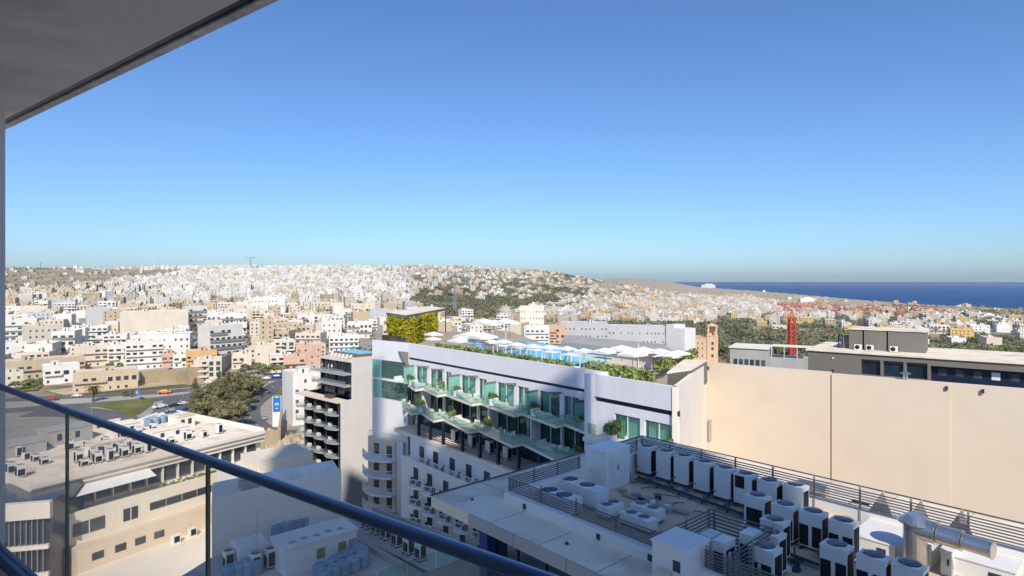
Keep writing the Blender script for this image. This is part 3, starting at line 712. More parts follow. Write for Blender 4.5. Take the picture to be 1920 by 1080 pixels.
def face(p, q, z0, z1, th, name, mat, par=hotel):
    """a wall sheet of thickness th from plan point p to q, standing inside the line"""
    p, q = Vector((p[0], p[1], 0)), Vector((q[0], q[1], 0)); d = (q-p).normalized(); nn = Vector((-d.y, d.x, 0))*th
    return MB().prism([(p.x,p.y),(q.x,q.y),(q.x+nn.x,q.y+nn.y),(p.x+nn.x,p.y+nn.y)], z0, z1).build(name, mat, par)
ZF = -11.65                                            # underside of the parapet band
face((XL,0), (.0,0), z_(ZF), 0, .35, 'parapet', M['lavender_render'])
face(plan[-1], (XL,0), z_(ZF), .002, .35, 'parapet', M['lavender_render'])
face((0,PW), (XW1,PW), z_(ZF-.1), 0, .35, 'parapet', M['lavender_render'])
b = MB(); b.box(-.45, .45, PW-.5, 1.2, z_(-26), .01); b.build('fin_wall', M['lavender_render'], hotel)
face((XW1,PW), plan[4], -50, 0, .4, 'end_wall', M['cream_render'])
MB().box(XL+.4, -.5, .36, 1.5, z_(DK), z_(-10.1)).build('planter', M['lavender_render'], hotel)
MB().box(.5, wx_(PW+2.6), PW+.36, PW+2.6, z_(DK), z_(-10.1)).build('planter', M['lavender_render'], hotel)
MB().box(-1.2, .4, .4, PW+2.8 if PW > 0 else 2.8, z_(DK), z_(-10.1)).build('planter', M['lavender_render'], hotel)
b = MB(); b.box(XL+.2, 0, .16, .5, z_(ZF-.55), z_(ZF)); b.build('shadow_gap', M['navy_metal'], hotel)  # strip in the recess; shade under the parapet put into its navy colour
b = MB(); b.box(.5, XW1-.1, PW+.35, PW+.7, z_(ZF-1.0), z_(ZF-.1)); b.build('shadow_gap', M['navy_metal'], hotel)  # same for the wing: shade below its parapet put into the navy colour
b = MB(); b.box(XL, 0, .05, .35, z_(-12.75), z_(ZF-.35)); b.build('upper_wall', M['lavender_render'], hotel)
# --- upper bedroom floor: openings read off the photograph
F1, F2, F3 = -15.5, -18.75, -21.95
ops = [(781.5,802),(808,831),(836.5,848),(866,893),(899,914),(934,965),(972,993),(1013,1051),(1058.5,1087),(1106,1122)]
edges = [(H.fx(a, .2), H.fx(c, .2)) for a, c in ops]
def opening(x0, x1, z0, z1, y, par, curt=True, panes=2, glass='glass_green'):
    f = MB(); t_ = .05
    f.box(x0, x0+t_, y-.06, y+.06, z0, z1); f.box(x1-t_, x1, y-.06, y+.06, z0, z1); f.box(x0+t_, x1-t_, y-.06, y+.06, z1-t_, z1); f.box(x0+t_, x1-t_, y-.06, y+.06, z0, z0+t_)
    for k in range(1, panes): xm = x0+(x1-x0)*k/panes; f.box(xm-.05, xm+.05, y-.05, y+.05, z0+t_, z1-t_)
    o = f.build('window', M['white_metal'], par)
    for k in range(panes):
        a = x0+t_+(x1-x0-2*t_)*k/panes; c = x0+t_+(x1-x0-2*t_)*(k+1)/panes
        MB().box(a+.03, c-.03, y-.01, y+.01, z0+t_, z1-t_).build('pane', M[glass], o)
    if curt:
        c = MB(); a = x0+.1; e = x0+(x1-x0)*rng.choice([.45, .6, .95]); n = max(4, int((e-a)/.14))
        for i in range(n):
            p, q = a+(e-a)*i/n, a+(e-a)*(i+1)/n; ya, yb = (.28, .40) if i % 2 else (.40, .28)
            c.quad((p,y+ya,z0+.03),(q,y+yb,z0+.03),(q,y+yb,z1-.08),(p,y+ya,z1-.08))
        c.build('curtain', M['curtain'], o)
    return o
prev = XL
for x0, x1 in edges:
    b = MB(); b.box(prev, x0, .05, .35, z_(F1), z_(-12.75)); b.build('pier', M['lavender_render'], hotel)
    opening(x0, x1, z_(F1), z_(-12.75), .2, hotel); prev = x1
b = MB(); b.box(prev, -.4, .05, .35, z_(F1), z_(-12.75)); b.build('pier', M['lavender_render'], hotel)
# --- second floor: glass all along, split by party walls
xs = [XL]+[H.fx(p, .2) for p in (803,831,862,895,929,967,1008,1052,1099)]+[-.4]
for i in range(len(xs)-1):
    opening(xs[i]+.12, xs[i+1]-.12, z_(F2), z_(F1-.4), .5, hotel, curt=True, panes=2, glass='glass_teal')
    b = MB(); b.box(xs[i]-.1, xs[i]+.1, -.9 if i % 2 else .2, 1.0, z_(F2), z_(F1-.3)); b.build('party_wall', M['white_render'] if i % 3 else M['black_frame'], hotel)
# --- saw-tooth balconies
def teeth(z, pxs, y_in, y_out, name='balcony'):
    tx = [H.fx(p, (y_in+y_out)/2) for p in pxs]
    for i in range(len(tx)-1):
        a, c = tx[i], tx[i+1]
        poly = [(a, y_in), (c, y_out), (c, .1), (a, .1)]
        sl = MB().prism(poly, z_(z-.3), z_(z)).build(name, M['cream_render'], hotel)
        d = Vector((c-a, y_out-y_in, 0)); L = d.length; d.normalize(); nn = Vector((d.y, -d.x, 0)); n = 4
        for k in range(n):
            p = Vector((a, y_in, 0))+d*(L*k/n+.03); q = Vector((a, y_in, 0))+d*(L*(k+1)/n-.03); e = nn*-.03
            MB().prism([(p.x,p.y),(q.x,q.y),(q.x+e.x,q.y+e.y),(p.x+e.x,p.y+e.y)], z_(z)+.02, z_(z)+1.08).build('glass_panel', M['glass_rail'], sl)
        if i < len(tx)-2:
            MB().box(c-.03, c, y_out+.03, y_in, z_(z)+.02, z_(z)+1.08).build('glass_panel', M['glass_rail'], sl)
    return tx
T1 = teeth(F1, [757,786,828,893,972,1051,1126], -1.3, -2.7)
T2 = teeth(F2, [745,780,822,889,970,1050,1124], -2.0, -3.6)
# --- glass fins and cantilever brackets
for k, px in enumerate((776,862,929,1008,1099)):
    x = H.fx(px, 0); MB().box(x-.02, x+.02, -1.75, .04, z_(F1)+.02, z_(-12.95)).build('glass_fin', M['glass_fin'], hotel)
    MB().box(x-.07, x+.07, -1.9, .04, z_(-12.93), z_(-12.70)).build('bracket', M['taupe_panel'], hotel)
for px in (803,831,895,967,1052):
    x = H.fx(px, 0); b = MB(); b.bar((x, .04, z_(-12.55)), (x, -1.9, z_(-12.35)), .14, .2); b.build('bracket', M['taupe_panel'], hotel)
# --- left end: big greenish panes on the bent face
P0, P1 = Vector((*plan[-1], 0)), Vector((XL, 0, 0)); dd = (P1-P0)
def on(t, off=0): q = P0+dd*t; n_ = Vector((dd.y, -dd.x, 0)).normalized(); return (q+n_*off)
for z0, z1 in ((F1, -12.6), (F2, F1-.35)):
    for t0, t1, mt in ((.0,.27,'glass_fin'),(.28,.55,'glass_green'),(.56,.98,'glass_green')):
        a, c = on(t0, 0), on(t1, 0); e = Vector((-dd.y, dd.x, 0)).normalized()*.04
        MB().prism([(a.x,a.y),(c.x,c.y),(c.x+e.x,c.y+e.y),(a.x+e.x,a.y+e.y)], z_(z0)+.05, z_(z1)).build('glass_wall', M[mt], hotel)
face(plan[-1], (XL,0), z_(-12.6), z_(ZF), .3, 'upper_wall', M['lavender_render'])
face(plan[-1], (XL,0), z_(F1-.35), z_(F1), .5, 'floor_band', M['white_render'])
face(plan[-1], (XL,0), z_(F2-.35), z_(F2), .5, 'floor_band', M['white_render'])
q0 = on(0, 0); b = MB(); b.prism([(q0.x, q0.y), (on(.98).x, on(.98).y), (on(.98, -1).x, on(.98, -1).y), (on(0,-1).x, on(0,-1).y)], -50, z_(F2-.36)); b.build('corner_wall', M['white_render'], hotel)
a, c = on(.55, 0), on(.8, 0)
b = MB(); p, q = on(.72, .05), on(1.0, .05)
b.v = [(p.x,p.y,z_(-10.9)),(q.x,q.y,z_(-10.9)),(q.x-.6,q.y-1.2,z_(-10.9)),(q.x,q.y,z_(-13.6))]; b.f = [(0,1,2),(0,3,1),(1,3,2),(2,3,0)]; b.m = [0]*4
b.build('shade_wedge', M['taupe_panel'], hotel)  # dark taupe solid put in for the triangular shadow on the bent face
# --- dark open floor with black posts
b = MB(); b.box(XL+1, 0, -3.0, 3.3, z_(F3-.5), z_(F3)); b.build('plant_deck', M['roof_paint'], hotel)
b = MB(); b.box(XL+1, 0, 1.4, 1.6, z_(F3), z_(F2-.3)); b.build('dark_glazing', M['blue_glass'], hotel)
posts = [H.fx(p, -2.6) for p in (785,807,831,867,900,934,972,1012)]
for i, x in enumerate(posts):
    MB().box(x-.18, x+.18, -2.75, -2.4, z_(F3), z_(F2-.3)).build('post', M['navy_metal'], hotel)
    if i < len(posts)-1:
        for k in range(4): MB().bar((x+.2, -2.6, z_(F3)+.25+k*.27), (posts[i+1]-.2, -2.6, z_(F3)+.25+k*.27), .05, .07).build('rail_bar', M['dark_metal'], hotel)
V0 = vrf('', 0)
for i, px in enumerate((850, 882, 915, 948)):
    o = V0 if i == 0 else dup(V0)
    x = H.fx(px, -.8); o.location = H.w(x, -.9, F3); o.rotation_euler = (0,0,H.a); o['label'] = 'pale fan unit under the glass balconies, '+ORD[i]+' from the left behind black posts'; o['group'] = 'fan units on the dark open floor'
# --- right wing rooms
zz0, zz1 = z_(-15.6), z_(-13.1)
o1 = (H.fx(1152, PW+.2), H.fx(1200, PW+.2)); o2 = (H.fx(1208.5, PW+.2), H.fx(1262, PW+.2))
b = MB(); b.box(.5, XW1, PW+.2, PW+.5, zz1, z_(ZF-.6)); b.build('upper_wall', M['lavender_render'], hotel)
for a, c in ((.5, o1[0]), (o1[1], o2[0]), (o2[1], XW1-.01)):
    b = MB(); b.box(a, c, PW+.2, PW+.5, zz0, zz1); b.build('pier', M['lavender_render'], hotel)
for a, c in (o1, o2): opening(a, c, zz0, zz1, PW+.35, hotel, glass='glass_green')
b = MB(); b.box(.5, XW1-.01, PW-1.8, PW+.5, zz0-.4, zz0); b.build('balcony', M['white_render'], hotel)
b = MB(); b.box(.5, XW1-.01, PW+.1, PW+.6, -50, zz0-.4); b.build('lower_wall', M['lavender_render'], hotel)
# --- balcony furniture and plants
def daybed():
    t = thing('daybed', 'x', 'daybed'); MB().box(-1.0, 1.0, -.7, .7, .12, .32).build('frame', M['fabric_white'], t)
    MB().box(-.97, .97, -.67, .67, .321, .5).build('mattress', M['fabric_white'], t)
    MB().box(-1.0, -.7, -.7, .7, .33, .9).build('backrest', M['fabric_white'], t); MB().box(-.65, -.35, -.5, .5, .501, .68).build('cushion', M['fabric_white'], t); return t
def chairs():
    t = thing('garden_chair', 'x', 'chair'); MB().box(-.28, .28, -.28, .28, .38, .46).build('seat', M['fabric_white'], t); MB().box(-.28, .28, .22, .28, .461, .9).build('backrest', M['fabric_white'], t)
    for x in (-.24, .24):
        for y in (-.24, .24): MB().tube((x,y,0),(x,y,.38), .02, 5).build('leg', M['white_metal'], t)
    return t
def bush(r=.55, h=.9):
    t = thing('potted_shrub', 'x', 'plant'); MB().tube((0,0,0),(0,0,.45), .26, 10, r2=.34).build('pot', M['white_render'], t)
    b = MB(); b.blob(0, 0, .45+h*.5, r, r, h*.55, 260, .10); b.blob(.25, -.15, .5+h*.75, r*.6, r*.6, h*.4, 120, .09); b.blob(-.3, .1, .45+h*.35, r*.7, r*.6, h*.35, 110, .09); b.build('foliage', M['plant'], t); return t
DB, CH, BU = daybed(), chairs(), bush()
first = {'d': True, 'c': True, 'b': True}
def put(k, src, p, rot, label, group, s_=None):
    o = src if first[k] else dup(src); first[k] = False
    o.location = p; o.rotation_euler = (0,0,rot); o['label'] = label; o['group'] = group
    if s_: o.scale = s_
side = lambda z: 'upper' if z == F1 else 'lower'
nd = {F1: 0, F2: 0}; nc = {F1: 0, F2: 0}; nbp = {F1: 0, F2: 0}
for z, lst in ((F1, [('d',753),('b',770),('d',783),('c',823),('b',827),('b',858),('d',868),('c',893),('b',925),('d',936),('c',974),('b',1003),('d',1015),('c',1060),('c',1070),('b',1090),('b',1103),('d',1114)]),
               (F2, [('c',757),('c',765),('b',788),('d',798),('c',822),('c',832),('b',848),('d',866),('c',890),('c',897),('b',915),('c',935),('c',950),('c',960),('d',1027),('c',1052),('c',1062),('b',1084)])):
    for k, px in lst:
        y = {'d': -1.1, 'c': -1.0, 'b': -.75}[k] - (.5 if z == F2 else 0); x = H.fx(px, y); p = H.w(x, y, z)
        if k == 'd': put('d', DB, p, H.a+R(10), 'white cushioned daybed, '+ORD[nd[z]]+' from the left on the '+side(z)+' glass balcony row', 'daybeds on the glass balconies'); nd[z] += 1
        elif k == 'c': put('c', CH, p, H.a+R(rng.uniform(0, 360)), 'white garden chair, '+ORD[nc[z]]+' from the left on the '+side(z)+' glass balcony row', 'chairs on the glass balconies'); nc[z] += 1
        else: s_ = rng.uniform(.7, 1.15); put('b', BU, p, rng.uniform(0, 6), 'green potted shrub, '+ORD[nbp[z]]+' from the left on the '+side(z)+' glass balcony row', 'potted shrubs on the balconies', (s_, s_, s_)); nbp[z] += 1
put('b', BU, H.w(H.fx(1149, PW-.6), PW-.6, -15.6), 0, 'large dark potted shrub beside the white fin wall', 'potted shrubs on the balconies', (1.5,1.5,1.35))
put('b', BU, H.w(H.fx(1250, PW-1.2), PW-1.2, -15.6), 0, 'bright potted shrub at the end of the short balcony', 'potted shrubs on the balconies', (1.1,1.1,1.1))
put('c', CH, H.w(H.fx(1178, PW-1), PW-1, -15.6), 1, 'white garden chair on the short balcony of the right wing', 'chairs on the glass balconies')

# ------------------------------------------------------------------ lower white wing with small balconies
low_h = thing('white_terraced_wing', 'white stepped hotel wing with dark shuttered windows and railed balconies', 'building', H.o, H.a)
XQ = H.fx(766, -3.2); XE = 12
zfl = [-25.1, -27.6, -30.2, -32.7, -35.2, -37.7, -40.2]
b = MB(); b.box(XQ, XE, -2.9, 3.0, z_(zfl[0]), z_(F3-.5)); b.build('upper_wall', M['white_render'], low_h)
b = MB(); b.box(XQ, XE, -4.4, -2.9, -50, z_(zfl[0])); b.build('wall', M['cream_render'], low_h)
b = MB(); b.box(XQ, XE, -4.4, -4.25, z_(zfl[0]), z_(zfl[0])+.35); b.build('terrace_kerb', M['white_render'], low_h)
def casement(px, y, zf, par, F_=H, zo=hz, w_=1.15, h=1.75, sill=.15):
    x = F_.fx(px, y); f = MB(); z0 = zf-zo+sill
    f.box(x-w_/2, x+w_/2, y-.05, y-.003, z0, z0+h); o = f.build('window', M['navy_metal'], par)
    for s_ in (-1, 1):
        MB().box(x+s_*w_*.25-w_*.2, x+s_*w_*.25+w_*.2, y-.07, y-.052, z0+.08, z0+h-.08).build('pane', M['window_glass'], o)
    return x
for px in (791, 817, 848, 879, 913, 950, 990): casement(px, -2.9, zfl[0], low_h)
for zi, zf in enumerate(zfl[1:]):
    for px in (780, 806, 836, 867, 902, 940, 985, 1040): casement(px, -4.4, zf, low_h)
# balconies of the lower wing: slab, curved front, railing
def railing_me(pts, h=1.0, name='railing'):
    b = MB()
    for i in range(len(pts)-1):
        p, q = Vector(pts[i]), Vector(pts[i+1]); L = (q-p).length
        b.bar(p+Vector((0,0,h)), q+Vector((0,0,h)), .08, .07); b.bar(p+Vector((0,0,.12)), q+Vector((0,0,.12)), .03, .03)
        n = max(1, int(L/.22))
        for k in range(n): r = p.lerp(q, k/n); b.bar(r+Vector((0,0,.1)), r+Vector((0,0,h)), .036, .036)
    return b
CP = [H.fx(p, -5) for p in (768, 795, 822, 852, 884, 920, 962, 1010)]
arc = lambda a, c, y0, y1: [(a+(c-a)*k/6, y0+(y1-y0)*math.sin(math.pi*k/6)) for k in range(7)]
for zi, zf in enumerate(zfl[1:6]):
    for i in range(len(CP)-1):
        a, c = CP[i]+.15, CP[i+1]-.15
        poly = arc(a, c, -5.2, -6.1); pl = poly+[(c, -4.4), (a, -4.4)]
        s_ = MB().prism(pl, z_(zf)-.32, z_(zf)).build('balcony', M['umbrella'], low_h)
        railing_me([(x, y+.06, z_(zf)) for x, y in poly]).build('railing', M['umbrella'], s_)
for i in range(6):
    a, c = CP[i], CP[i+1]
    railing_me([(a+.1, -4.3, z_(zfl[0])), (c-.1, -4.3, z_(zfl[0]))]).build('railing', M['white_metal'], low_h)
# tiny dark cafe chairs on them
BC = thing('balcony_chair', 'x', 'chair'); MB().box(-.24,.24,-.24,.24,.4,.45).build('seat', M['wicker'], BC); MB().box(-.24,.24,.2,.24,.451,.88).build('backrest', M['wicker'], BC)
MB().box(-.22,.22,-.22,-.18,0,.4).build('leg', M['wicker'], BC); MB().box(-.22,.22,.18,.22,0,.4).build('leg', M['wicker'], BC)
fc = True
for zi, zf in enumerate(zfl[0:5]):
    for i in range(5):
        for j, t_ in enumerate((.3, .7)):
            x = CP[i]*(1-t_)+CP[i+1]*t_; p = H.w(x, -5.2 if zi else -3.7, zf)
            o = BC if fc else dup(BC); fc = False; o.location = p; o.rotation_euler = (0,0,H.a+R(90+180*j))
            o['label'] = 'dark balcony chair on the '+['left', 'right'][j]+' of balcony '+['one','two','three','four','five'][i]+' from the left, '+['top','second','third','fourth','fifth'][zi]+' balcony row'; o['group'] = 'dark chairs on the small balconies'
# beige block with rounded balconies at the left end
Kp = at(739, 800, -22.5)
G = Fr(at(740, 830, -25.0), -36)
blk = thing('beige_balcony_block', 'narrow beige block with rounded white balconies beside the blank white wall', 'building', G.o, G.a)
wl = G.fx(690, 0)
g_ = lambda z: z+25.0
b = MB(); b.box(wl, 0, 0, 7, -30, g_(-24.9)); b.build('wall', M['beige_render'], blk)
b = MB(); b.box(wl+1.7, 1.6, 1.6, 7, g_(-24.9), g_(-21.4)); b.build('upper_wall', M['cream_render'], blk)
b = MB(); b.box(0, 1.5, .3, 7, -30, g_(-24.9)); b.build('stair_wall', M['white_render'], blk)
b = MB()
b.v = [(1.8,2.2,g_(-24.0)),(4.4,2.2,g_(-23.3)),(2.6,2.2,g_(-20.2)),(1.8,2.6,g_(-24.0)),(4.4,2.6,g_(-23.3)),(2.6,2.6,g_(-20.2))]; b.f = [(0,1,2),(5,4,3),(0,3,4,1),(1,4,5,2),(2,5,3,0)]; b.m = [0]*5
b.build('gable_fin', M['white_render'], blk)
casement(721, 1.6, -24.9, blk, G, -25.0)
for zf in (-27.6, -30.2, -32.9, -35.5):
    for px in (706, 730): casement(px, 0, zf, blk, G, -25.0)
    poly = arc(wl-.2, .3, -1.0, -2.3); s_ = MB().prism(poly+[(.3, 0), (wl-.2, 0)], g_(zf)-.3, g_(zf)).build('balcony', M['umbrella'], blk)
    railing_me([(x, y+.06, g_(zf)) for x, y in poly]).build('railing', M['umbrella'], s_)
railing_me([(wl+.1,.1,g_(-24.9)),(-.1,.1,g_(-24.9))]).build('railing', M['white_metal'], blk)
hd = MB(); 
for k in range(14): hd.blob(wl+2.0+k*.25, 2.0, g_(-21.1), .35, .45, .4, 30, .14)
o = hd.build('hedge', M['plant'], None, G.o, G.a); tag(o, 'loose green hedge on top of the beige balcony block', 'hedge')
# ------------------------------------------------------------------ on the hotel roof
ZR = -11.7
def hedge(pts, wd, hgt, label, dens=46, size=.15, mat='hedge', z=ZR, seed=1):
    rg = random.Random(seed); b = MB()
    for i in range(len(pts)-1):
        p, q = Vector((*pts[i], z)), Vector((*pts[i+1], z)); L = (q-p).length; n = int(L/.45)+1
        for k in range(n):
            c = p.lerp(q, (k+.5)/n)
            b.blob(c.x+rg.uniform(-.1,.1), c.y+rg.uniform(-.1,.1), c.z+hgt*.5, .42, wd*.55, hgt*rg.uniform(.5,.62), dens, size, 0, rg)
    return tag(b.build('hedge', M[mat]), label, 'hedge')
def hp(px, y): x = H.fx(px, y); return H.w(x, y)[:2]
hedge([hp(817,.9), hp(918,.9)], .9, 1.15, 'trimmed green hedge on the roof edge, left stretch by the umbrellas', z=-10.2, seed=1)
hedge([hp(926,.9), hp(1073,.9)], .9, 1.15, 'trimmed green hedge on the roof edge, middle stretch before the pool', z=-10.2, seed=2)
hedge([hp(1100,.9), hp(1143,.9), hp(1225,PW+2.4)], 1.3, 1.5, 'deep green hedge on the roof edge, right stretch by the deck chairs', 40, .18, z=-10.2, seed=3)
hx = at(1232, 695, -10.4); h2 = at(1305, 668, -10.4)
hedge([hx[:2], h2[:2]], 1.0, 1.3, 'green hedge running back beside the grey lift housing', 30, .17, z=-10.6, seed=4)
hedge([hp(1205,PW+1.0), hp(1262,PW+.8)], .6, .5, 'low strip of ground cover on the right wing parapet', 20, .12, 'plant', z=-10.1, seed=5)
# pool
pl = [at(px, py, ZR) for px, py in ((868,642),(935,664),(1106,687),(1178,671),(1060,651),(930,636))]
hpool = thing('rooftop_pool', 'long turquoise swimming pool on the hotel roof', 'swimming pool')
MB().prism([p[:2] for p in pl], ZR+.05, ZR+.12).build('water', M['pool'], hpool)
b = MB()
for i in range(len(pl)): 
    j = (i+1) % len(pl); b.bar(Vector(pl[i])+Vector((0,0,.09)), Vector(pl[j])+Vector((0,0,.09)), .5, .18)
b.build('pool_edge', M['pool_tile'], hpool)
# umbrellas
def umbrella_src(r, h, rise, mat):
    t = thing('umbrella', 'x', 'umbrella'); b = MB(); n = 4
    c = [(r*math.cos(math.pi/4+i*math.pi/2), r*math.sin(math.pi/4+i*math.pi/2), h) for i in range(4)]
    for i in range(4):
        m_ = ((c[i][0]+c[(i+1)%4][0])/2, (c[i][1]+c[(i+1)%4][1])/2, h+.03)
        b.tri(c[i], m_, (0,0,h+rise)); b.tri(m_, c[(i+1)%4], (0,0,h+rise))
        b.quad(c[i], c[(i+1)%4], (*c[(i+1)%4][:2], h-.18), (*c[i][:2], h-.18))
    b.build('canopy', M[mat], t); MB().tube((0,0,0), (0,0,h+rise), .04, 6).build('pole', M['white_metal'], t)
    MB().box(-.35,.35,-.35,.35,0,.1).build('base', M['concrete'], t); return t
US = umbrella_src(1.4, 2.4, .36, 'umbrella'); firstu = True
def umb(px, py, label, group, z=ZR, s_=1.0, rot=None, tilt=None):
    """(px, py) is the canopy's top"""
    global firstu
    zt = z+2.95*s_; p = at(px, py, zt); o = US if firstu else dup(US); firstu = False
    o.location = (p[0], p[1], z); o.rotation_euler = (0, 0, H.a if rot is None else rot); o.scale = (s_, s_, s_); o['label'] = label; o['group'] = group
for i, (px, py) in enumerate(((944,634),(969,639),(999,642),(1030,644),(1063,646),(1095,650))):
    umb(px, py, 'white umbrella, '+ORD[i]+' from the left along the far pool edge', 'umbrellas along the pool')
for i, (px, py, s_) in enumerate(((1135,648,1.25),(1166,643,1.35),(1186,652,1.3),(1206,646,1.35),(1237,650,1.1),(1272,653,1.1),(1258,659,1.0),(1222,655,1.1))):
    umb(px, py, 'large white sunshade, '+ORD[i]+' of the cluster right of the pool', 'large sunshades by the deck chairs', s_=s_)
for i, (px, py, s_) in enumerate(((813,619,1.2),(812,629,1.0),(870,622,1.3),(888,616,1.6),(905,619,1.6),(862,629,1.3),(891,630,1.2),(918,633,1.1))):
    umb(px, py, 'white umbrella on the left roof terrace, '+['one beside the green wall','small one below the green wall','left of the wide pair','wide one, farther','wide one, nearer','low one over the tables','right of the low one','last one before the pool'][i], 'umbrellas on the left roof terrace', s_=s_)
# cabanas on the near pool edge
def cab():
    t = thing('cabana', 'x', 'cabana'); MB().box(-1.05,1.05,-.9,.9,2.0,2.10).build('canopy', M['umbrella'], t); MB().box(-.9,.9,-.75,.75,.2,.5).build('mattress', M['fabric_white'], t)
    for x in (-.98,.98):
        for y in (-.83,.83): MB().box(x-.05,x+.05,y-.05,y+.05,0,2.1).build('post', M['white_metal'], t)
    return t
CB = cab()
for i, (px, py) in enumerate(((925,646),(948,648),(975,651),(1004,655),(1034,659),(1069,664),(1126,671))):
    p = at(px, py, ZR+2.1); o = CB if i == 0 else dup(CB); o.location = (p[0], p[1], ZR); o.rotation_euler = (0,0,H.a); o['label'] = 'white pool cabana, '+ORD[i]+' from the left on the near pool edge'; o['group'] = 'cabanas along the pool'
# sun loungers
SL = thing('sun_lounger', 'x', 'sun lounger'); MB().box(-.33,.33,-.95,.5,.28,.38).build('seat', M['wicker'], SL)
b = MB(); b.v = [(-.33,.5,.3),(.33,.5,.3),(.33,1.0,.75),(-.33,1.0,.75),(-.33,.5,.38),(.33,.5,.38),(.33,.95,.83),(-.33,.95,.83)]; b.f = [(0,3,2,1),(4,5,6,7),(0,1,5,4),(1,2,6,5),(2,3,7,6),(3,0,4,7)]; b.m = [0]*6
b.build('backrest', M['wicker'], SL)
for x in (-.28,.28): MB().box(x-.03,x+.03,-.85,.45,0,.28).build('leg', M['wicker'], SL)
k = 0
for r_, (px0, py0, px1, py1, n) in enumerate(((1148,672,1240,684,9),(1160,679,1225,689,7),(1150,668,1245,676,8))):
    for i in range(n):
        px, py = px0+(px1-px0)*i/(n-1), py0+(py1-py0)*i/(n-1); p = at(px, py, ZR)
        o = SL if k == 0 else dup(SL); k += 1; o.location = p; o.rotation_euler = (0,0,H.a+R(70+rng.uniform(-12,12)))
        o['label'] = 'dark sun lounger, '+ORD[i]+' from the left in the '+['middle','front','back'][r_]+' row by the hedge'; o['group'] = 'sun loungers behind the hedge'
# folded umbrella and poles
tag(MB().tube((0,0,0),(0,0,1.2),.04,6).tube((0,0,1.2),(0,0,2.3),.28,8,r2=.05).build('folded_umbrella', M['fabric_white'], None, at(1227,688,ZR), 0), 'folded grey-white umbrella standing among the deck chairs', 'umbrella')
tag(MB().tube((0,0,0),(0,0,3.3),.06,8).build('white_pole', M['white_metal'], None, at(1197,689,ZR), 0), 'tall white pole in front of the sunshades by the hedge', 'pole')
# lift housing at the wing corner
W_ = Fr((*at(1300, 723, -9.5)[:2], ZR), H.a*180/math.pi)
t = thing('lift_housing', 'grey-brown slatted lift housing at the corner of the roof', 'housing', (0,0,0), 0)
c_ = [at(1251, 714, -9.9), at(1297, 707, -9.9), at(1326, 682, -9.5), at(1283, 681, -9.5)]
poly = [H.w(*H.l(p))[:2] for p in c_]
MB().prism(poly, ZR, -9.2).build('wall', M['taupe_panel'], t)
MB().prism([(p[0]*1.002-.06, p[1]*1.001-.05) for p in poly], -9.199, -9.05).build('roof', M['roof_paint'], t)
p, q = Vector((*poly[0], 0)), Vector((*poly[1], 0)); nn = Vector(((q-p).y, -(q-p).x, 0)).normalized()
for k in range(12):
    c = p.lerp(q, .06+k*.08); MB().bar(Vector((c.x+nn.x*.04, c.y+nn.y*.04, ZR)), Vector((c.x+nn.x*.04, c.y+nn.y*.04, -9.25)), .06, .05).build('slat', M['black_frame'], t)
# green wall pavilion
A0, A1, A2 = at(765, 650, ZR), at(818, 630, ZR), at(728, 640, ZR)
t = thing('ivy_pavilion', 'dark roof pavilion with a wall covered in yellow-green creeper', 'pavilion')
zt = ZR+5.4
A3 = (A2[0]+(A1[0]-A0[0]), A2[1]+(A1[1]-A0[1]))
MB().prism([A0[:2], A1[:2], A3, A2[:2]], ZR, zt-.35).build('wall', M['taupe_panel'], t)
A4 = at(870, 594, zt); 
d01 = Vector((A1[0]-A0[0], A1[1]-A0[1])).normalized(); E1 = Vector(A0[:2])+d01*((Vector(A1[:2])-Vector(A0[:2])).length+9)
E2 = (E1.x+(A2[0]-A0[0])*1.0, E1.y+(A2[1]-A0[1])*1.0)
MB().prism([(A0[0]-.3, A0[1]-.4), (E1.x+.2, E1.y-.3), E2, (A2[0]-.4, A2[1]+.2)], zt-.35, zt+.25, 0, 1).build('roof', [M['taupe_panel'], M['roof_paint']], t)
MB().tube((*E1, ZR), (*E1, zt-.35), .12, 8).build('post', M['dark_metal'], t)
def creeper(p, q, z0, z1, n, par, seed):
    rg = random.Random(seed); b = MB(); P, Q = Vector((*p, 0)), Vector((*q, 0)); nn = Vector(((Q-P).y, -(Q-P).x, 0)).normalized()
    for k in range(n):
        c = P.lerp(Q, rg.random())+nn*rg.uniform(.05, .35); b.blob(c.x, c.y, rg.uniform(z0, z1), .28, .28, .28, 7, .15, 0, rg)
    b.build('creeper', M['ivy'], par)
creeper(A0[:2], A1[:2], ZR, zt-.35, 1100, t, 5); creeper(A2[:2], A0[:2], ZR+1.6, zt-.35, 420, t, 6)
for i, (px, py) in enumerate(((723,640),(731,641))):
    tag(MB().tube((0,0,0),(0,0,1.2),.6,10,r2=.8).build('planter', M['black_frame'], None, at(px,py,ZR), 0), ['left','right'][i]+' black round planter beside the creeper wall', 'planter')
# raised terraces and canopies behind
def slab(pxs, z, th, name, label, cat, mat, base=None, basemat='grey_render', legs=False):
    pts = [at(px, py, z) for px, py in pxs]; t = thing(name, label, cat)
    MB().prism([p[:2] for p in pts], z-th, z).build('roof', M[mat], t)
    if base:
        c = Vector((sum(p[0] for p in pts)/len(pts), sum(p[1] for p in pts)/len(pts)))
        MB().prism([tuple(c+(Vector(p[:2])-c)*.9) for p in pts], base, z-th-.002).build('wall', M[basemat], t)
    return t, pts
slab([(985,630),(905,643),(935,648),(988,638)], -10.2, .8, 'terrace_edge_wall', 'long grey terrace edge beam running down towards the pool', 'beam', 'concrete', ZR, 'grey_render')
slab([(1052,640),(1230,662),(1262,658),(1245,645),(1060,628)], -9.4, .7, 'long_grey_pavilion', 'long low grey-roofed pavilion behind the pool', 'pavilion', 'concrete', ZR, 'cream_render')
for i, px in enumerate((1062,1080,1100,1115)):
    p = at(px, 652, -9.6); 
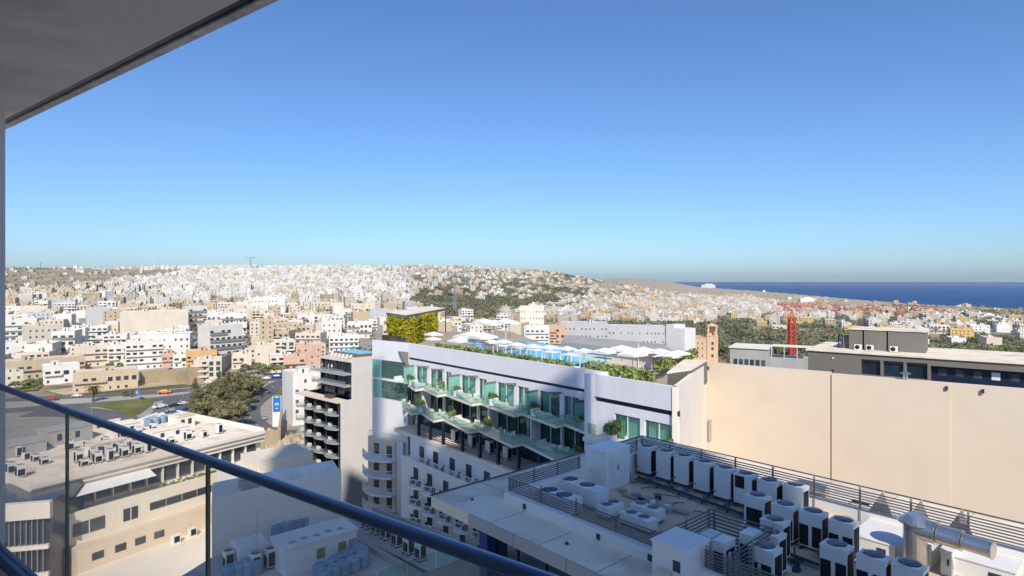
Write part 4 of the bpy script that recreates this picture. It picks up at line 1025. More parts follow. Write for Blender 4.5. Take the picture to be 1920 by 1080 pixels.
t = thing('white_slab_tower', 'blank pale grey stair tower at the back of the pool roof', 'tower', at(1266, 668, ZR), H.a)
MB().box(-1.7, 1.7, 0, 3, 0, 4.4).build('wall', M['white_render'], t); MB().box(-1.7, -.2, 0, 3, 4.4, 4.9).build('wall_top', M['white_render'], t)
for i, (px, py, s_) in enumerate(((908,594,1.5),(928,597,1.3),(948,594,1.5),(956,598,1.3),(925,601,1.2))):
    umb(px, py, 'white umbrella on the farther raised terrace, '+['left one','lower left one','middle one','right one','lowest one'][i], 'umbrellas on the farther terrace', s_=s_, z=-10.6)
# ------------------------------------------------------------------ blank tan wall on the right
T0 = at(1326, 681, -9.5); Wf = Fr((T0[0], T0[1], -9.5), -36.2)
t = thing('tan_wall_building', 'building with a huge blank tan wall behind the plant roof', 'building', Wf.o, Wf.a)
xj = Wf.fx(1558, 0)
MB().box(0, 46, 1.2, 8, -48, -4.6).build('roof', M['roof_paint'], t)
MB().box(.02, xj-.06, 0, 1.1, -48, 0).build('wall', M['tan_render'], t)
xk = Wf.fx(1782, 0)
MB().box(xj+.06, xk, 0, 1.1, -48, -.12).build('wall', M['tan_render'], t)
MB().box(xk, 46, .08, 1.1, -48, -.12).build('wall', M['tan_render'], t)
MB().box(xj-.058, xj+.058, .05, 1.0, -48, -.3).build('expansion_joint', pbr('joint', (.16,.09,.05), .9), t)
for px, py in ((1328,688),(1843,722),(1775,718)):
    x = Wf.fx(px, 0); MB().box(x-.1, x+.1, -.2, -.002, -.7, -.35).build('spout', M['dark_metal'], t)
x = Wf.fx(1332, 0); MB().box(x-.12, x+.12, -.25, -.002, -8.9, -6.5).build('downpipe', M['concrete'], t)
x = Wf.fx(1697, 0); p = Wf.w(x, .5, -9.6)
v = thing('roof_vent', 'small mushroom roof vent on top of the tan wall', 'vent', p, 0)
MB().tube((0,0,-.1),(0,0,.55),.22,12).build('stack', M['steel'], v); MB().tube((0,0,.55),(0,0,.8),.5,12,r2=.08).build('cap', M['steel'], v)
# ------------------------------------------------------------------ dark grey building behind it
Df = Fr(at(1515, 657, -10.5), -38.5); zt = -9.6
t = thing('dark_grey_building', 'dark grey rooftop building with long windows behind the tan wall', 'building', Df.o, Df.a)
x1, x2 = Df.fx(1612), Df.fx(1742)
MB().box(0, x1, 0, 14, -9, 0).build('wall', M['taupe_panel'], t)
MB().box(-.3, 42, -.25, 14.3, .002, .22).build('roof_edge', M['roof_paint'], t)
MB().box(x1, 42, .9, 14, -9, 0).build('back_wall', M['navy_metal'], t)
MB().box(x1, x2, 0, .9, -.75, 0).build('beam', M['taupe_panel'], t); MB().box(x1, x2, 0, .5, -3.3, -2.95).build('beam', M['taupe_panel'], t)
MB().box(x2, 42, 0, .9, -1.0, 0).build('beam', M['taupe_panel'], t)
for k in range(4):
    x = x1+(x2-x1)*k/3; MB().box(x-.18, x+.18, -.02, .88, -9, -.76).build('post', M['taupe_panel'], t)
for k in range(3):
    a, c = x1+(x2-x1)*k/3+.2, x1+(x2-x1)*(k+1)/3-.2; w_ = MB().box(a, c, .55, .6, -2.9, -.8).build('window', M['blue_glass'], t)
    for q in range(3): MB().box(a, c, .52, .549, -1.3-q*.5, -1.25-q*.5).build('blind_slat', M['coil'], w_)
for k in range(5):
    x = x2+1.0+k*1.9; MB().box(x, x+.9, .85, .899, -2.4, -1.4).build('window', M['window_glass'] if k != 3 else M['fabric_white'], t)
for px in (1562,):
    for dz in (-.9, -2.7): x = Df.fx(px); MB().box(x-.12, x+.12, -.15, -.002, dz-.12, dz+.12).build('lamp', M['white_metal'] if dz > -1 else M['dark_metal'], t)
# upper boxes
Uf = Fr(Df.w(Df.fx(1592, 4), 4, -10.28), -37.0)
up = thing('dark_roof_block', 'tall dark grey panelled block on the roof of the dark building', 'roof block', Uf.o, Uf.a)
ux = Uf.fx(1736); uz = Uf.fz(1600, 619)
us = [Uf.fx(p) for p in (1592, 1617, 1620, 1662, 1665, 1736)]
for a, c in ((us[0], us[1]), (us[2], us[3]), (us[4], us[5])): MB().box(a, c, 0, 6, .002, 2.75+.25).build('panel', M['taupe_panel'], up)
MB().box(us[0]-.1, us[5]+.1, -.15, 6.15, 3.002, 3.12).build('roof_edge', M['roof_paint'], up)
MB().box(us[0]-1.2, us[0]-.01, .8, 5, .002, 1.7).build('step_block', M['taupe_panel'], up)
for k in (1.5, 1.0): MB().tube((us[0]-k, .4, .002), (us[0]-k, .4, 2.0), .08, 8).build('pipe', M['navy_metal'], up)
ac = None
for i, px in enumerate((1609, 1631, 1676)):
    p = Uf.w(Uf.fx(px, -.9), -.9, -10.28)
    tt = thing('wall_unit', 'small air conditioning unit in front of the dark block, '+ORD[i]+' from the left', 'air conditioner', p, Uf.a, 'air conditioners by the dark block')
    MB().box(-.48, .48, -.2, .2, .05, .85).build('casing', M['white_metal'], tt); MB().tube((-.1, -.21, .45), (-.1, -.2, .45), .32, 14).build('fan', M['coil'], tt)
# ------------------------------------------------------------------ low grey building left of it
Lf = Fr((*at(1372, 652, -15.0)[:2], -15.0), -30)
t = thing('grey_low_building', 'low grey building with a slanting roof behind the tan wall', 'building', Lf.o, Lf.a)
xa = Lf.fx(1440)
MB().box(-.4, xa, 0, 9, -30, 0).build('wall', M['grey_render'], t); MB().box(-.7, xa+.2, -.3, 9.3, 0.002, .25).build('roof', M['cream_render'], t)
for k in range(6): x = .4+k*(xa-.6)/6; MB().box(x, x+(xa-.6)/6-.35, -.06, -.003, -5.2, -2.4).build('window', M['window_glass'], t)
MB().box(xa, xa+9, 1.5, 9, -30, -2.0).build('terrace', M['grey_render'], t)
fr = thing('terrace_pergola', 'thin white terrace frame with potted plants beside the dark building', 'pergola', Lf.w(xa+.5, 1.8, -17.0), Lf.a)
for x in (0, 2.6, 5.2, 7.8): MB().box(x-.06, x+.06, -.06, .06, 0, 2.6).build('post', M['white_metal'], fr)
MB().box(-.1, 7.9, -.1, 4, 2.6, 2.75).build('roof', M['cream_render'], fr)

# ------------------------------------------------------------------ black balcony block
K = Fr((*at(640, 752, -25.7)[:2], -25.7), -41.2); kz = -25.7
t = thing('black_balcony_block', 'narrow black-framed apartment block with pale balconies and a rooftop pool', 'apartment block', K.o, K.a)
g_ = lambda z: z-kz
xl = K.fx(563, 0)
cols = [(563,573),(576,591),(593,612),(615,639)]; cx_ = [(K.fx(a), K.fx(c)) for a, c in cols]
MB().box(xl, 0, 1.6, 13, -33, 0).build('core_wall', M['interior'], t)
MB().box(xl-.3, -.01, -1.0, 13, -.45, 0).build('terrace_slab', M['beige_render'], t)
yB = K.fy(699, 0)
MB().box(0, .35, -.2, 2.55, -33, .02).build('party_wall', M['white_render'], t)
MB().box(0, .35, 2.55, yB, -33, g_(-16.7)).build('party_wall', M['white_render'], t)
MB().box(-.6, -.003, -.4, 1.6, -33, -.46).build('corner_pier', M['black_frame'], t)
fl = 3.02
for k in range(1, 11):
    z = -k*fl
    MB().box(xl-.1, -.61, -.35, 1.6, z-.28, z-.02).build('floor_edge', M['black_frame'], t)
    for j, (a, c) in enumerate(cx_):
        if j < 3: MB().box(c, (cx_[j+1][0]), -.3, 1.6, z, z+fl-.3).build('pier', M['black_frame'], t)
        wd = MB().box(a+.05, c-.05, 1.35, 1.45, z, z+fl-.35).build('window', M['blue_glass'], t)
        MB().box((a+c)/2-.06, (a+c)/2+.06, 1.3, 1.349, z, z+fl-.35).build('mullion', M['white_metal'], wd)
        dp = 1.5 if j == 3 else (1.1 if j else 1.2)
        pl = [(a+(c-a)*q/6, -.36-dp*math.sin(math.pi*(q+1.5)/9)) for q in range(7)]
        s_ = MB().prism(pl+[(c, -.3), (a, -.3)], z-.2, z-.001).build('balcony', M['grey_render'], t)
        b = MB()
        for q in range(6): b.bar((*pl[q], z+.5), (*pl[q+1], z+.5), .04, .95)
        b.build('glass_panel', M['glass_pale'], s_)
        MB().box(a+.3, a+1.1, -.2, .5, z, z+.7).build('planter', M['fabric_white'], s_)
# set-back top storeys
xu = K.fx(592, 1.8)
for z0, z1 in ((-25.7, -23.0), (-22.75, -20.4), (-20.15, -17.7)):
    MB().box(xu+1, -.01, 3.2, 12, g_(z0)+.001, g_(z1)).build('core_wall', M['interior'], t)
    for k in range(5):
        a = xu+1+k*(-xu-1)/5; w_ = MB().box(a+.08, a+(-xu-1)/5-.08, 3.0, 3.1, g_(z0)+.1, g_(z1)-.05).build('window', M['blue_glass'], t)
    for x in (xu+1, xu*.5, -.4): MB().box(x-.2, x+.2, 2.6, 3.0, g_(z0)+.001, g_(z1)-.001).build('post', M['black_frame'], t)
for z in (-22.75, -20.15):
    MB().box(xu-.6, -.01, 1.0 if z < -21 else .6, 12, g_(z)-.25, g_(z)).build('terrace_slab', M['grey_render'], t)
    MB().box(xu-.55, -.05, 1.05 if z < -21 else .65, 1.08 if z < -21 else .68, g_(z)+.01, g_(z)+1.0).build('glass_panel', M['glass_pale'], t)
MB().box(xu+.2, -.01, 2.4, 12.3, g_(-17.7), g_(-17.3)).build('roof', M['beige_render'], t)
pf = thing('timber_rooftop_pool', 'small timber-clad turquoise pool on top of the black block', 'swimming pool', K.w(0, 0, -17.3), K.a)
MB().box(xu+.3, -2.4, 6.3, 11.9, 0, .85).build('basin', pbr('timber', (.22,.13,.07), .8, .2, 2, 12), pf)
MB().box(xu+.7, -2.8, 6.7, 11.5, .851, .9).build('water', M['pool'], pf)
wl_ = thing('white_pool_lounger', 'x', 'sun lounger'); MB().box(-.3,.3,-.9,.5,.15,.3).build('seat', M['fabric_white'], wl_)
b = MB(); b.v = [(-.3,.5,.2),(.3,.5,.2),(.3,1.0,.65),(-.3,1.0,.65),(-.3,.5,.3),(.3,.5,.3),(.3,.95,.75),(-.3,.95,.75)]; b.f = [(0,3,2,1),(4,5,6,7),(0,1,5,4),(1,2,6,5),(2,3,7,6),(3,0,4,7)]; b.m = [0]*6; b.build('backrest', M['fabric_white'], wl_)
for i in range(6):
    o = wl_ if i == 0 else dup(wl_); o.location = K.w(xu+2.2+i*1.5, 4.2, -17.3); o.rotation_euler = (0,0,K.a+R(20)); o['label'] = 'white lounger beside the small timber pool, '+ORD[i]+' from the left'; o['group'] = 'white loungers by the small pool'
# terrace furniture on the black block
pg = thing('dark_sunshade', 'dark angular sunshade over the terrace of the black block', 'sunshade', K.w(xu+3.2, 1.0, -25.7), K.a)
b = MB(); b.tri((-2,0,1.6),(2,0,2.6),(0,1.2,3.0)); b.tri((-2,0,1.6),(0,1.2,3.0),(-2,2,2.3)); b.tri((2,0,2.6),(2,2,2.9),(0,1.2,3.0)); b.build('canopy', M['black_frame'], pg)
for x in (-1.9, 1.9): MB().tube((x,.05,0),(x,.05,1.6 if x < 0 else 2.55),.05,6).build('pole', M['dark_metal'], pg)
MB().box(-1.2,1.2,-.6,.6,0,.7).build('hot_tub', M['wicker'], None, K.w(-5.2, .4, -25.7), K.a); tag(sc.objects['hot_tub'], 'covered round-edged tub on the terrace of the black block', 'hot tub')

# ------------------------------------------------------------------ podium right under our balcony
podium = thing('podium_roof', 'low podium roof with plant rooms and tanks seen through the railing glass', 'podium')
ZP = -25.0
pp = [at(395, 1046, ZP), at(640, 975, ZP), at(700, 1000, ZP), at(1000, 1130, ZP)]
poly = [pp[0][:2], pp[1][:2], at(700, 968, ZP)[:2], at(860, 1030, ZP)[:2], (14, 22), (8, 6), (-25, 21), (-34, 26)]
MB().prism(poly, -58, ZP).build('roof', M['podium_roof'], podium)
for a, c, hh in ((at(655,1008,ZP), at(800,1094,ZP), .5),):
    b = MB(); b.bar(Vector(a)+Vector((0,0,.25)), Vector(c)+Vector((0,0,.25)), .5, hh); b.build('low_wall', M['concrete'], podium)
b = MB(); b.bar(Vector(poly[2]+(ZP+.5,)), Vector(poly[3]+(ZP+.5,)), .3, 1.0); b.build('parapet', M['concrete'], podium)
# plant room
pr = Fr(at(560, 1075, ZP), 41)
t = thing('white_plant_room', 'white plant room with square shutters on the podium', 'plant room', pr.o, pr.a)
MB().box(-1.2, 5.4, 0, 3.2, 0, 2.3).build('wall', M['white_render'], t)
MB().box(-1.35, 5.55, -.15, 3.35, 2.3, 2.45).build('roof', M['white_render'], t)
for x in (1.6, 3.6, 4.6): MB().box(x, x+.75, -.04, -.003, .7, 1.6).build('shutter', pbr('shutter_ochre', (.30,.24,.10), .8, .2, 3, 20) if x < 4 else M['louvre_frame'], t)
for i in range(5): MB().box(-.5+i*1.1, 0+i*1.1, .6+.2*(i%2), 1.0+.2*(i%2), 2.451, 2.53).build('roof_hatch', M['concrete'], t)
t = thing('annex_room', 'smaller grey annex left of the white plant room', 'plant room', pr.w(-1.3, 3.4, ZP), pr.a)
MB().box(-2.5, 0, 0, 2.4, 0, 2.0).build('wall', M['white_render'], t); MB().tube((-1.2,-.4,0),(-1.2,-.4,5.2),.05,8).build('mast', M['steel'], t)
# tanks
tk = thing('water_tank', 'x', 'water tank')
b = MB(); n = 14
for r0, z0, r1, z1 in ((.0,.0,.55,.0),(.55,0,.6,.12),(.6,.12,.6,.95),(.6,.95,.5,1.12),(.5,1.12,.18,1.18),(.18,1.18,.18,1.26),(.18,1.26,0,1.27)):
    k = len(b.v)
    for i in range(n): a = 2*math.pi*i/n; b.v.append((r0*math.cos(a), r0*math.sin(a), z0))
    for i in range(n): a = 2*math.pi*i/n; b.v.append((r1*math.cos(a), r1*math.sin(a), z1))
    for i in range(n): j = (i+1)%n; b.f.append((k+i,k+j,k+n+j,k+n+i)); b.m.append(0)
b.build('tank_body', M['tank_blue'], tk, smooth=True); MB().box(-.5,.5,-.5,.5,-.12,0).build('stand', M['concrete'], tk)
i = 0
for (px0, py0, px1, py1, n, lab) in ((600,1082,672,1046,6,'in the row before the white plant room'),(520,1006,582,982,6,'in the row behind the annex'),(608,1094,680,1060,5,'in the second row, nearest the low wall'),(430,1086,480,1072,4,'in the row by the blank wall'),(660,1036,680,1052,2,'right of the white plant room')):
    for k in range(n):
        px, py = px0+(px1-px0)*k/(n-1), py0+(py1-py0)*k/(n-1)
        o = tk if i == 0 else dup(tk); i += 1; o.location = at(px, py, ZP+.12); o['label'] = 'blue-grey water tank, '+ORD[k]+' from the left '+lab; o['group'] = 'water tanks on the podium'
cnt = 0
VP_ = vrf('', 1, group='fan units on the podium')
for lab, lst in (('along the foot of the hotel', ((700,1002),(718,1012),(738,1026),(760,1040),(782,1052),(682,992))), ('beside the annex', ((470,1076),(498,1066),(420,1070)))):
    for k, (px, py) in enumerate(sorted(lst)):
        o = VP_ if cnt == 0 else dup(VP_); cnt += 1; o.location = at(px, py, ZP); o.rotation_euler = (0,0,R(-48)); o['label'] = 'pale fan unit '+lab+', '+ORD[k]+' from the left'
MB_ = MB()
for k in range(3): MB_.bar(Vector(at(690,1016,ZP+.3))+Vector((0,-.2*k,0)), Vector(at(840,1092,ZP+.3))+Vector((0,-.2*k,0)), .07, .07)
tag(MB_.build('pipe_run', M['dark_metal']), 'bundle of dark pipes along the low podium wall', 'pipes', None)
# big blank shaded wall block
Q = Fr(at(397, 1043, ZP), 43)
t = thing('blank_wall_block', 'beige block with one big blank wall in shade behind the glass', 'building', Q.o, Q.a)
qx = Q.fx(640, 0)
bl_ = Q.la(399, 905, -20.2); br_ = Q.la(640, 870, -20.2)
MB().prism([(0,0),(qx,0),(br_[0],max(br_[1], 5)),bl_], -33, 4.8).build('wall', M['cream_render'], t); MB().box(.1, qx, .02, .32, 4.8, 5.2).build('parapet', M['cream_render'], t)
for i_, (x_, w2) in enumerate(((3.2, 1.6), (6.5, 1.2), (9.5, 2.2))): MB().box(x_, x_+w2, 1.4, 2.6, 4.801, 5.6+.3*(i_ % 2)).build('roof_box', M['white_render'] if i_ else M['concrete'], t)
Q2 = Fr((*at(543, 868, -24.5)[:2], -24.5), 43)
t = thing('low_roof_block', 'low greyish block with a pitched parapet below the black block', 'building', Q2.o, Q2.a)
MB().box(-6.5, 4.6, -1, 9, -33, -1.2).build('wall', M['white_render'], t); MB().box(-4, 3.8, 1, 7, -1.2, .6).build('upper_wall', M['beige_render'], t)
for x in (-3.5, -1.0, 1.5): MB().box(x, x+1.1, -1.05, -1.003, -3.6, -2.3).build('window', M['window_glass'], t)
MB().box(-6.5, 4.6, -1, -.7, -1.2, -.7).build('parapet', M['white_render'], t)

# ------------------------------------------------------------------ cream complex seen through the glass on the left
E_ = Fr(at(90, 905, -25.0), 57.7)
t = thing('cream_complex', 'long cream building with glazed terrace and crowded plant roof at lower left', 'building', E_.o, E_.a)
LE = 30.5; e_ = lambda z: z+25
MB().box(-2, LE, 0.0, 26, e_(-26.6), 0, 0, 1).build('roof_slab', [M['cream_render'], M['roof_paint']], t)
MB().box(-2, LE, .9, 26, -33, e_(-26.6)).build('core_wall', M['cream_render'], t)
MB().box(-2, LE, -.35, 0, e_(-25.9), .25).build('parapet', M['cream_render'], t); MB().box(LE-.3, LE, 0, 26, 0, .6).build('parapet', M['cream_render'], t); MB().box(-2, -1.7, 0, 26, 0, .5).build('parapet', M['cream_render'], t)
# glazed top floor
k = 0; x = 1.0
while x < LE-1.5:
    wd = MB().box(x+.1, x+2.0, .7, .8, e_(-28.9), e_(-26.7)).build('window', M['window_glass'], t); MB().box(x-.08, x+.08, .3, .85, e_(-29.1), e_(-26.61)).build('post', M['white_metal'], t); x += 2.2
b = MB(); b.quad((2.0,.3,e_(-26.2)),(12.0,.3,e_(-26.2)),(12.0,-2.2,e_(-27.0)),(2.0,-2.2,e_(-27.0))); b.build('awning', M['umbrella'], t)
MB().box(-2, LE+3, -3.2, .89, -33, e_(-29.4)).build('terrace_wall', M['cream_render'], t)
MB().box(-2, LE+3, -3.2, -2.9, e_(-29.4), e_(-28.6)).build('terrace_parapet', M['cream_render'], t)
for a, c, z0, z1 in ((10.5, 26, -31.2, -30.2),):
    n = 7
    for i in range(n): MB().box(a+(c-a)*i/n+.06, a+(c-a)*(i+1)/n-.06, -3.26, -3.203, e_(z0), e_(z1)).build('window', M['window_glass'], t)
for a, c in ((1.4, 5.0), (7.2, 9.0)):
    wd = MB().box(a, c, -3.26, -3.203, e_(-31.6), e_(-30.0)).build('window', M['window_glass'], t); MB().box((a+c)/2-.05, (a+c)/2+.05, -3.3, -3.262, e_(-31.6), e_(-30.0)).build('mullion', M['white_metal'], wd)
MB().box(1.0, LE+3, -5.4, -3.2, -33, e_(-32.6)).build('lower_wall', M['beige_render'], t)
for a in (2.6, 5.2, 7.6, 10.0): MB().box(a, a+1.3, -5.46, -5.403, e_(-34.4), e_(-33.5)).build('window', M['window_glass'], t)
fl_ = thing('pale_flat_roof', 'wide pale flat roof below the cream building at lower left', 'roof', E_.w(0,0,-35.4), E_.a)
MB().box(1.0, LE+3, -40, -5.41, -22, 0).build('roof', M['cream_render'], fl_)
MB().box(-12, .98, -26, -3.3, -22, -.9).build('side_roof', M['roof_paint'], fl_)
for i, (x, y) in enumerate(((12.0,-7.0),(14.5,-6.6))):
    tt = thing('rooftop_unit', ['left','right'][i]+' pale unit at the wall foot on the wide flat roof', 'air conditioner', E_.w(x, y, -35.4), E_.a)
    MB().box(-.5,.5,-.3,.3,0,1.3).build('casing', M['white_metal'], tt); MB().box(-.35,.35,-.34,-.301,.3,1.1).build('coil', M['coil'], tt)
tag(hb := MB().box(-2, LE, 0, .1, 0, .1).build('gutter', M['concrete'], None, E_.w(0, -.6, -25.3), E_.a), 'thin gutter under the cream building roof edge', 'gutter')
for i in range(10):
    px = H; b = MB(); b.blob(0,0,.5,.9,.5,.5,90,.16); 
    o = b.build('terrace_plant', M['plant'], None, E_.w(12.5+i*1.9, -2.4, -29.3), E_.a); tag(o, 'green terrace plant, '+ORD[i]+' from the left behind the cream parapet', 'plant', 'plants on the cream terrace')
# plant on its roof
src = VP_; n = 0
for r_, (x0, y0, x1, y1, cnt_, lab) in enumerate(((-1,5,-1,14,4,'along the left roof edge'),(3,9,3,17,4,'behind the left roof edge'),(5.5,3.5,14,3.5,6,'in the front row'),(6,6.2,15,6.2,6,'in the second row'),(18,5,26,5,4,'in the right group'),(8,14,20,14,6,'in the far row'))):
    for k in range(cnt_):
        x, y = x0+(x1-x0)*k/(cnt_-1), y0+(y1-y0)*k/(cnt_-1); o = dup(src); o.location = E_.w(x, y, -25.0); o.rotation_euler = (0,0,E_.a+R(rng.choice([0,0,90]))); o.scale = (1,1,rng.choice([.6,.9,1]))
        o['label'] = 'pale fan unit on the cream building, '+ORD[k]+' '+lab; o['group'] = 'fan units on the cream building'
for i, (x, y, lx, ly, h, m, lab) in enumerate(((2,19,8,4.5,1.6,'grey_render','flat grey plant canopy at the left of the cream roof'),(10,21,6,4,2.2,'grey_render','square grey stair hut in the middle of the cream roof'),(17,18,4,3,1.8,'white_render','white hut right of the grey stair hut'),(20,10,6,2.5,1.4,'white_render','long white duct box on the cream roof'),(11,10,5,1.6,1.2,'white_metal','low white duct box behind the second unit row'),(25,15,3,3,2.0,'cream_render','cream hut at the far right of the roof'),(15,24.5,9,.4,1.2,'white_render','white wall strip at the back of the cream roof'))):
    MB_ = thing('roof_box', lab, 'roof box', E_.w(x, y, -25.0), E_.a); MB().box(-lx/2,lx/2,-ly/2,ly/2,0,h).build('wall', M[m], MB_); MB().box(-lx/2-.1,lx/2+.1,-ly/2-.1,ly/2+.1,h,h+.12).build('roof', M['roof_paint'] if i > 1 else M['grey_render'], MB_)
    for k in range(2): MB().box(-lx*.3+k*lx*.4, -lx*.3+k*lx*.4+.6, -ly/2-.03, -ly/2-.002, h*.3, h*.75).build('vent', M['dark_metal'], MB_)
tk2 = tk
for i in range(5):
    o = dup(tk2); o.location = E_.w(22+i*1.4, 20+.3*i, -24.9); o['label'] = 'white-blue water tank on the cream roof, '+ORD[i]+' from the left'; o['group'] = 'water tanks on the cream roof'
# white L-shaped walls beyond its roof
for i, (p, q) in enumerate((((262,792),(300,778)),((300,778),(352,826)),((352,796),(392,828)))):
    a, c = at(*p, -27), at(*q, -27); b = MB(); b.bar(Vector(a), Vector(c), 1.0, 1.2)
    tag(b.build('white_roof_beam', M['white_render']), ['short far arm of the white L-shaped roof wall','long near arm of the white L-shaped roof wall','separate slanting white roof wall right of the L'][i], 'wall')
low2 = [at(px, py, -29)[:2] for px, py in ((235,800),(300,770),(400,818),(440,850),(300,880))]
mr = thing('annex_roof', 'pale annex roof with tables beyond the cream building', 'roof'); MB().prism(low2, -58, -29.2).build('roof', M['cream_render'], mr)
# corner block with glass bars at the bottom left
G2 = Fr(at(0, 950, -25.5), 14)
t = thing('barred_glass_block', 'dark glass block with thin vertical bars at the lower left corner', 'building', G2.o, G2.a)
gx = G2.fx(92, 0)
MB().box(-4, gx, .2, 9, -30, 0).build('wall', M['window_glass'], t); MB().box(-4, gx+.3, -.5, .19, -1.6, .3).build('fascia', M['cream_render'], t)
for k in range(3): MB().box(-4, gx, -.2, .19, -5.2-k*3.2, -4.7-k*3.2).build('floor_edge', M['cream_render'], t)
for k in range(14): x = -3+k*(gx+3)/14; MB().box(x-.04, x+.04, -.1, .0, -14, -1.6).build('bar', M['louvre_frame'], t)
# ------------------------------------------------------------------ houses
HW = ['white', 'cream', 'tan', 'pale', 'grey', 'orange', 'pink', 'rust', 'yellow']
def house(X, Y, zg, w_, dp, nfl, rot, col, rg, style=0, fh=3.0, hero=False, blank=False, dark=False):
    """a flat-roofed house: wall mesh on top level, with windows, balconies and roof things as parts; base centre at X, Y"""
    h = nfl*fh; m = HM[col]
    b = MB(); b.box(-w_/2, w_/2, -dp/2, dp/2, -7, h, 0, 1)
    t_ = .3; ph = .9
    b.box(-w_/2, w_/2, -dp/2, -dp/2+t_, h, h+ph); b.box(-w_/2, w_/2, dp/2-t_, dp/2, h, h+ph)
    b.box(-w_/2, -w_/2+t_, -dp/2+t_, dp/2-t_, h, h+ph); b.box(w_/2-t_, w_/2, -dp/2+t_, dp/2-t_, h, h+ph)
    o = b.build('house', [m, M['roof_top']], None, (X, Y, zg), rot)
    near = Y < 520
    wn = MB(); bl = MB(); fr = MB()
    a = rot
    for side, (nx, ny, L, D) in enumerate(((0,-1,w_,dp/2),(1,0,dp,w_/2),(0,1,w_,dp/2),(-1,0,dp,w_/2))):
        wnx = math.cos(a)*nx-math.sin(a)*ny; wny = math.sin(a)*nx+math.cos(a)*ny
        if wnx*(-X)+wny*(-Y) < -.05*math.hypot(X, Y): continue
        party = (side in (1, 3)) and rg.random() < .55
        if blank and side != 0: party = True
        if blank == 2: party = True
        nb = max(1, int(L/3.3)); pitch = L/nb; bal = (style == 1 and side == 0) or (style == 2) or (rg.random() < .25 and side == 0)
        if party and rg.random() < .8: continue
        def box(u0, u1, o0, o1, z0, z1, M_, m=0):
            if ny: 
                y0, y1 = ny*(D+o0), ny*(D+o1); M_.box(u0, u1, y0, y1, z0, z1, m)
            else:
                x0, x1 = nx*(D+o0), nx*(D+o1); M_.box(x0, x1, u0, u1, z0, z1, m)
        for f in range(nfl):
            for k in range(nb):
                if rg.random() < (.8 if party else .22): continue
                c = -L/2+pitch*(k+.5); z0 = f*fh+.9; ww = min(pitch*.55, rg.choice([.9, 1.1, 1.3])); hh = 1.35
                if bal and not party and f > 0:
                    z0 = f*fh+.1; hh = 2.2; ww = pitch*.6
                if near: box(c-ww/2-.1, c+ww/2+.1, -.01, .07, z0-.1, z0+hh+.12, fr); box(c-ww/2, c+ww/2, .0, .085, z0, z0+hh, wn)
                else: box(c-ww/2, c+ww/2, -.01, .05, z0, z0+hh, wn)
            if bal and not party and f > 0:
                a0, a1 = -L/2+.4, L/2-.4
                if rg.random() < .4: a1 = 0
                dd = 1.3; z = f*fh
                box(a0, a1, .0, dd, z-.15, z+.02, bl); box(a0, a1, dd-.1, dd-.01, z+.02, z+1.0, bl, 1 if dark else 0)
                if near: box(a0, a0+.1, .1, dd-.1, z+.02, z+1.0, bl); box(a1-.1, a1, .1, dd-.1, z+.02, z+1.0, bl)
    if wn.f: wn.build('window', M['window_glass'], o, kind='stuff')
    if fr.f: fr.build('window_surround', M['roof_top'], o, kind='stuff')
    if bl.f: bl.build('balcony', [m, M['taupe_panel']], o, kind='stuff')
    r = MB(); hx, hy = rg.uniform(-.25,.25)*w_, rg.uniform(-.2,.3)*dp; s_ = rg.uniform(2.6, 4.2)
    r.box(hx-s_/2, hx+s_/2, hy-s_*.4, hy+s_*.4, h+.01, h+2.5); r.box(hx-s_/2-.15, hx+s_/2+.15, hy-s_*.4-.15, hy+s_*.4+.15, h+2.5, h+2.65)
    r.box(hx-.4, hx+.4, hy-s_*.4-.03, hy-s_*.4, h+.1, h+2.0, 1)
    r.build('stair_hut', [m, M['window_glass']], o)
    if Y < 620:
        for _ in range(rg.randint(1, 4)):
            x, y = rg.uniform(-.42,.42)*w_, rg.uniform(-.4,.4)*dp
            if rg.random() < .5: MB().box(x-.5, x+.5, y-.5, y+.5, h+.01, h+.35).tube((x,y,h+.35),(x,y,h+1.45),.55,8).build('water_tank', M['roof_top'], o)
            else: MB().box(x-.9, x+.9, y-.5, y+.5, h+.01, h+.7).build('roof_box', M['white_metal'], o)
    return o
COLN = {'white':'white','cream':'cream','tan':'tan stone','pale':'pale','grey':'grey','orange':'orange-tan','pink':'pinkish','rust':'rust-red','yellow':'yellow'}
NUMW = ['','single-storey','two-storey','three-storey','four-storey','five-storey','six-storey','seven-storey']
hh_rects = []
def hero(px0, px1, ytop, ybase, col, nfl, label, rot=None, dp=None, style=0, name='house', cat='house', blank=False, dark=False, dist=None):
    d = dist or gd((px0+px1)/2, ybase); X = ((px0+px1)/2-CX)/F*d; zg = T(X, d) if not dist else zd(ybase, d)
    w_ = (px1-px0)/F*d; H_ = (ybase-ytop)/F*d; az = math.atan2(-X, d)       # facing us by default
    rot = az if rot is None else R(rot)
    ca = abs(math.cos(rot-az)); sa = abs(math.sin(rot-az)); dp = dp or w_*.7
    wl = max(5, (w_-dp*sa)/max(.3, ca))
    rg = random.Random(int(px0*7+ytop)); fh = max(2.4, (H_-.9)/nfl)
    dd = d+dp/2
    o = house((((px0+px1)/2)-CX)/F*dd, dd, zg, wl, dp, nfl, rot, col, rg, style, fh, True, blank, dark)
    o.name = name; tag(o, label, cat); hh_rects.append((o.location.x, o.location.y, max(wl, dp)*.62)); return o
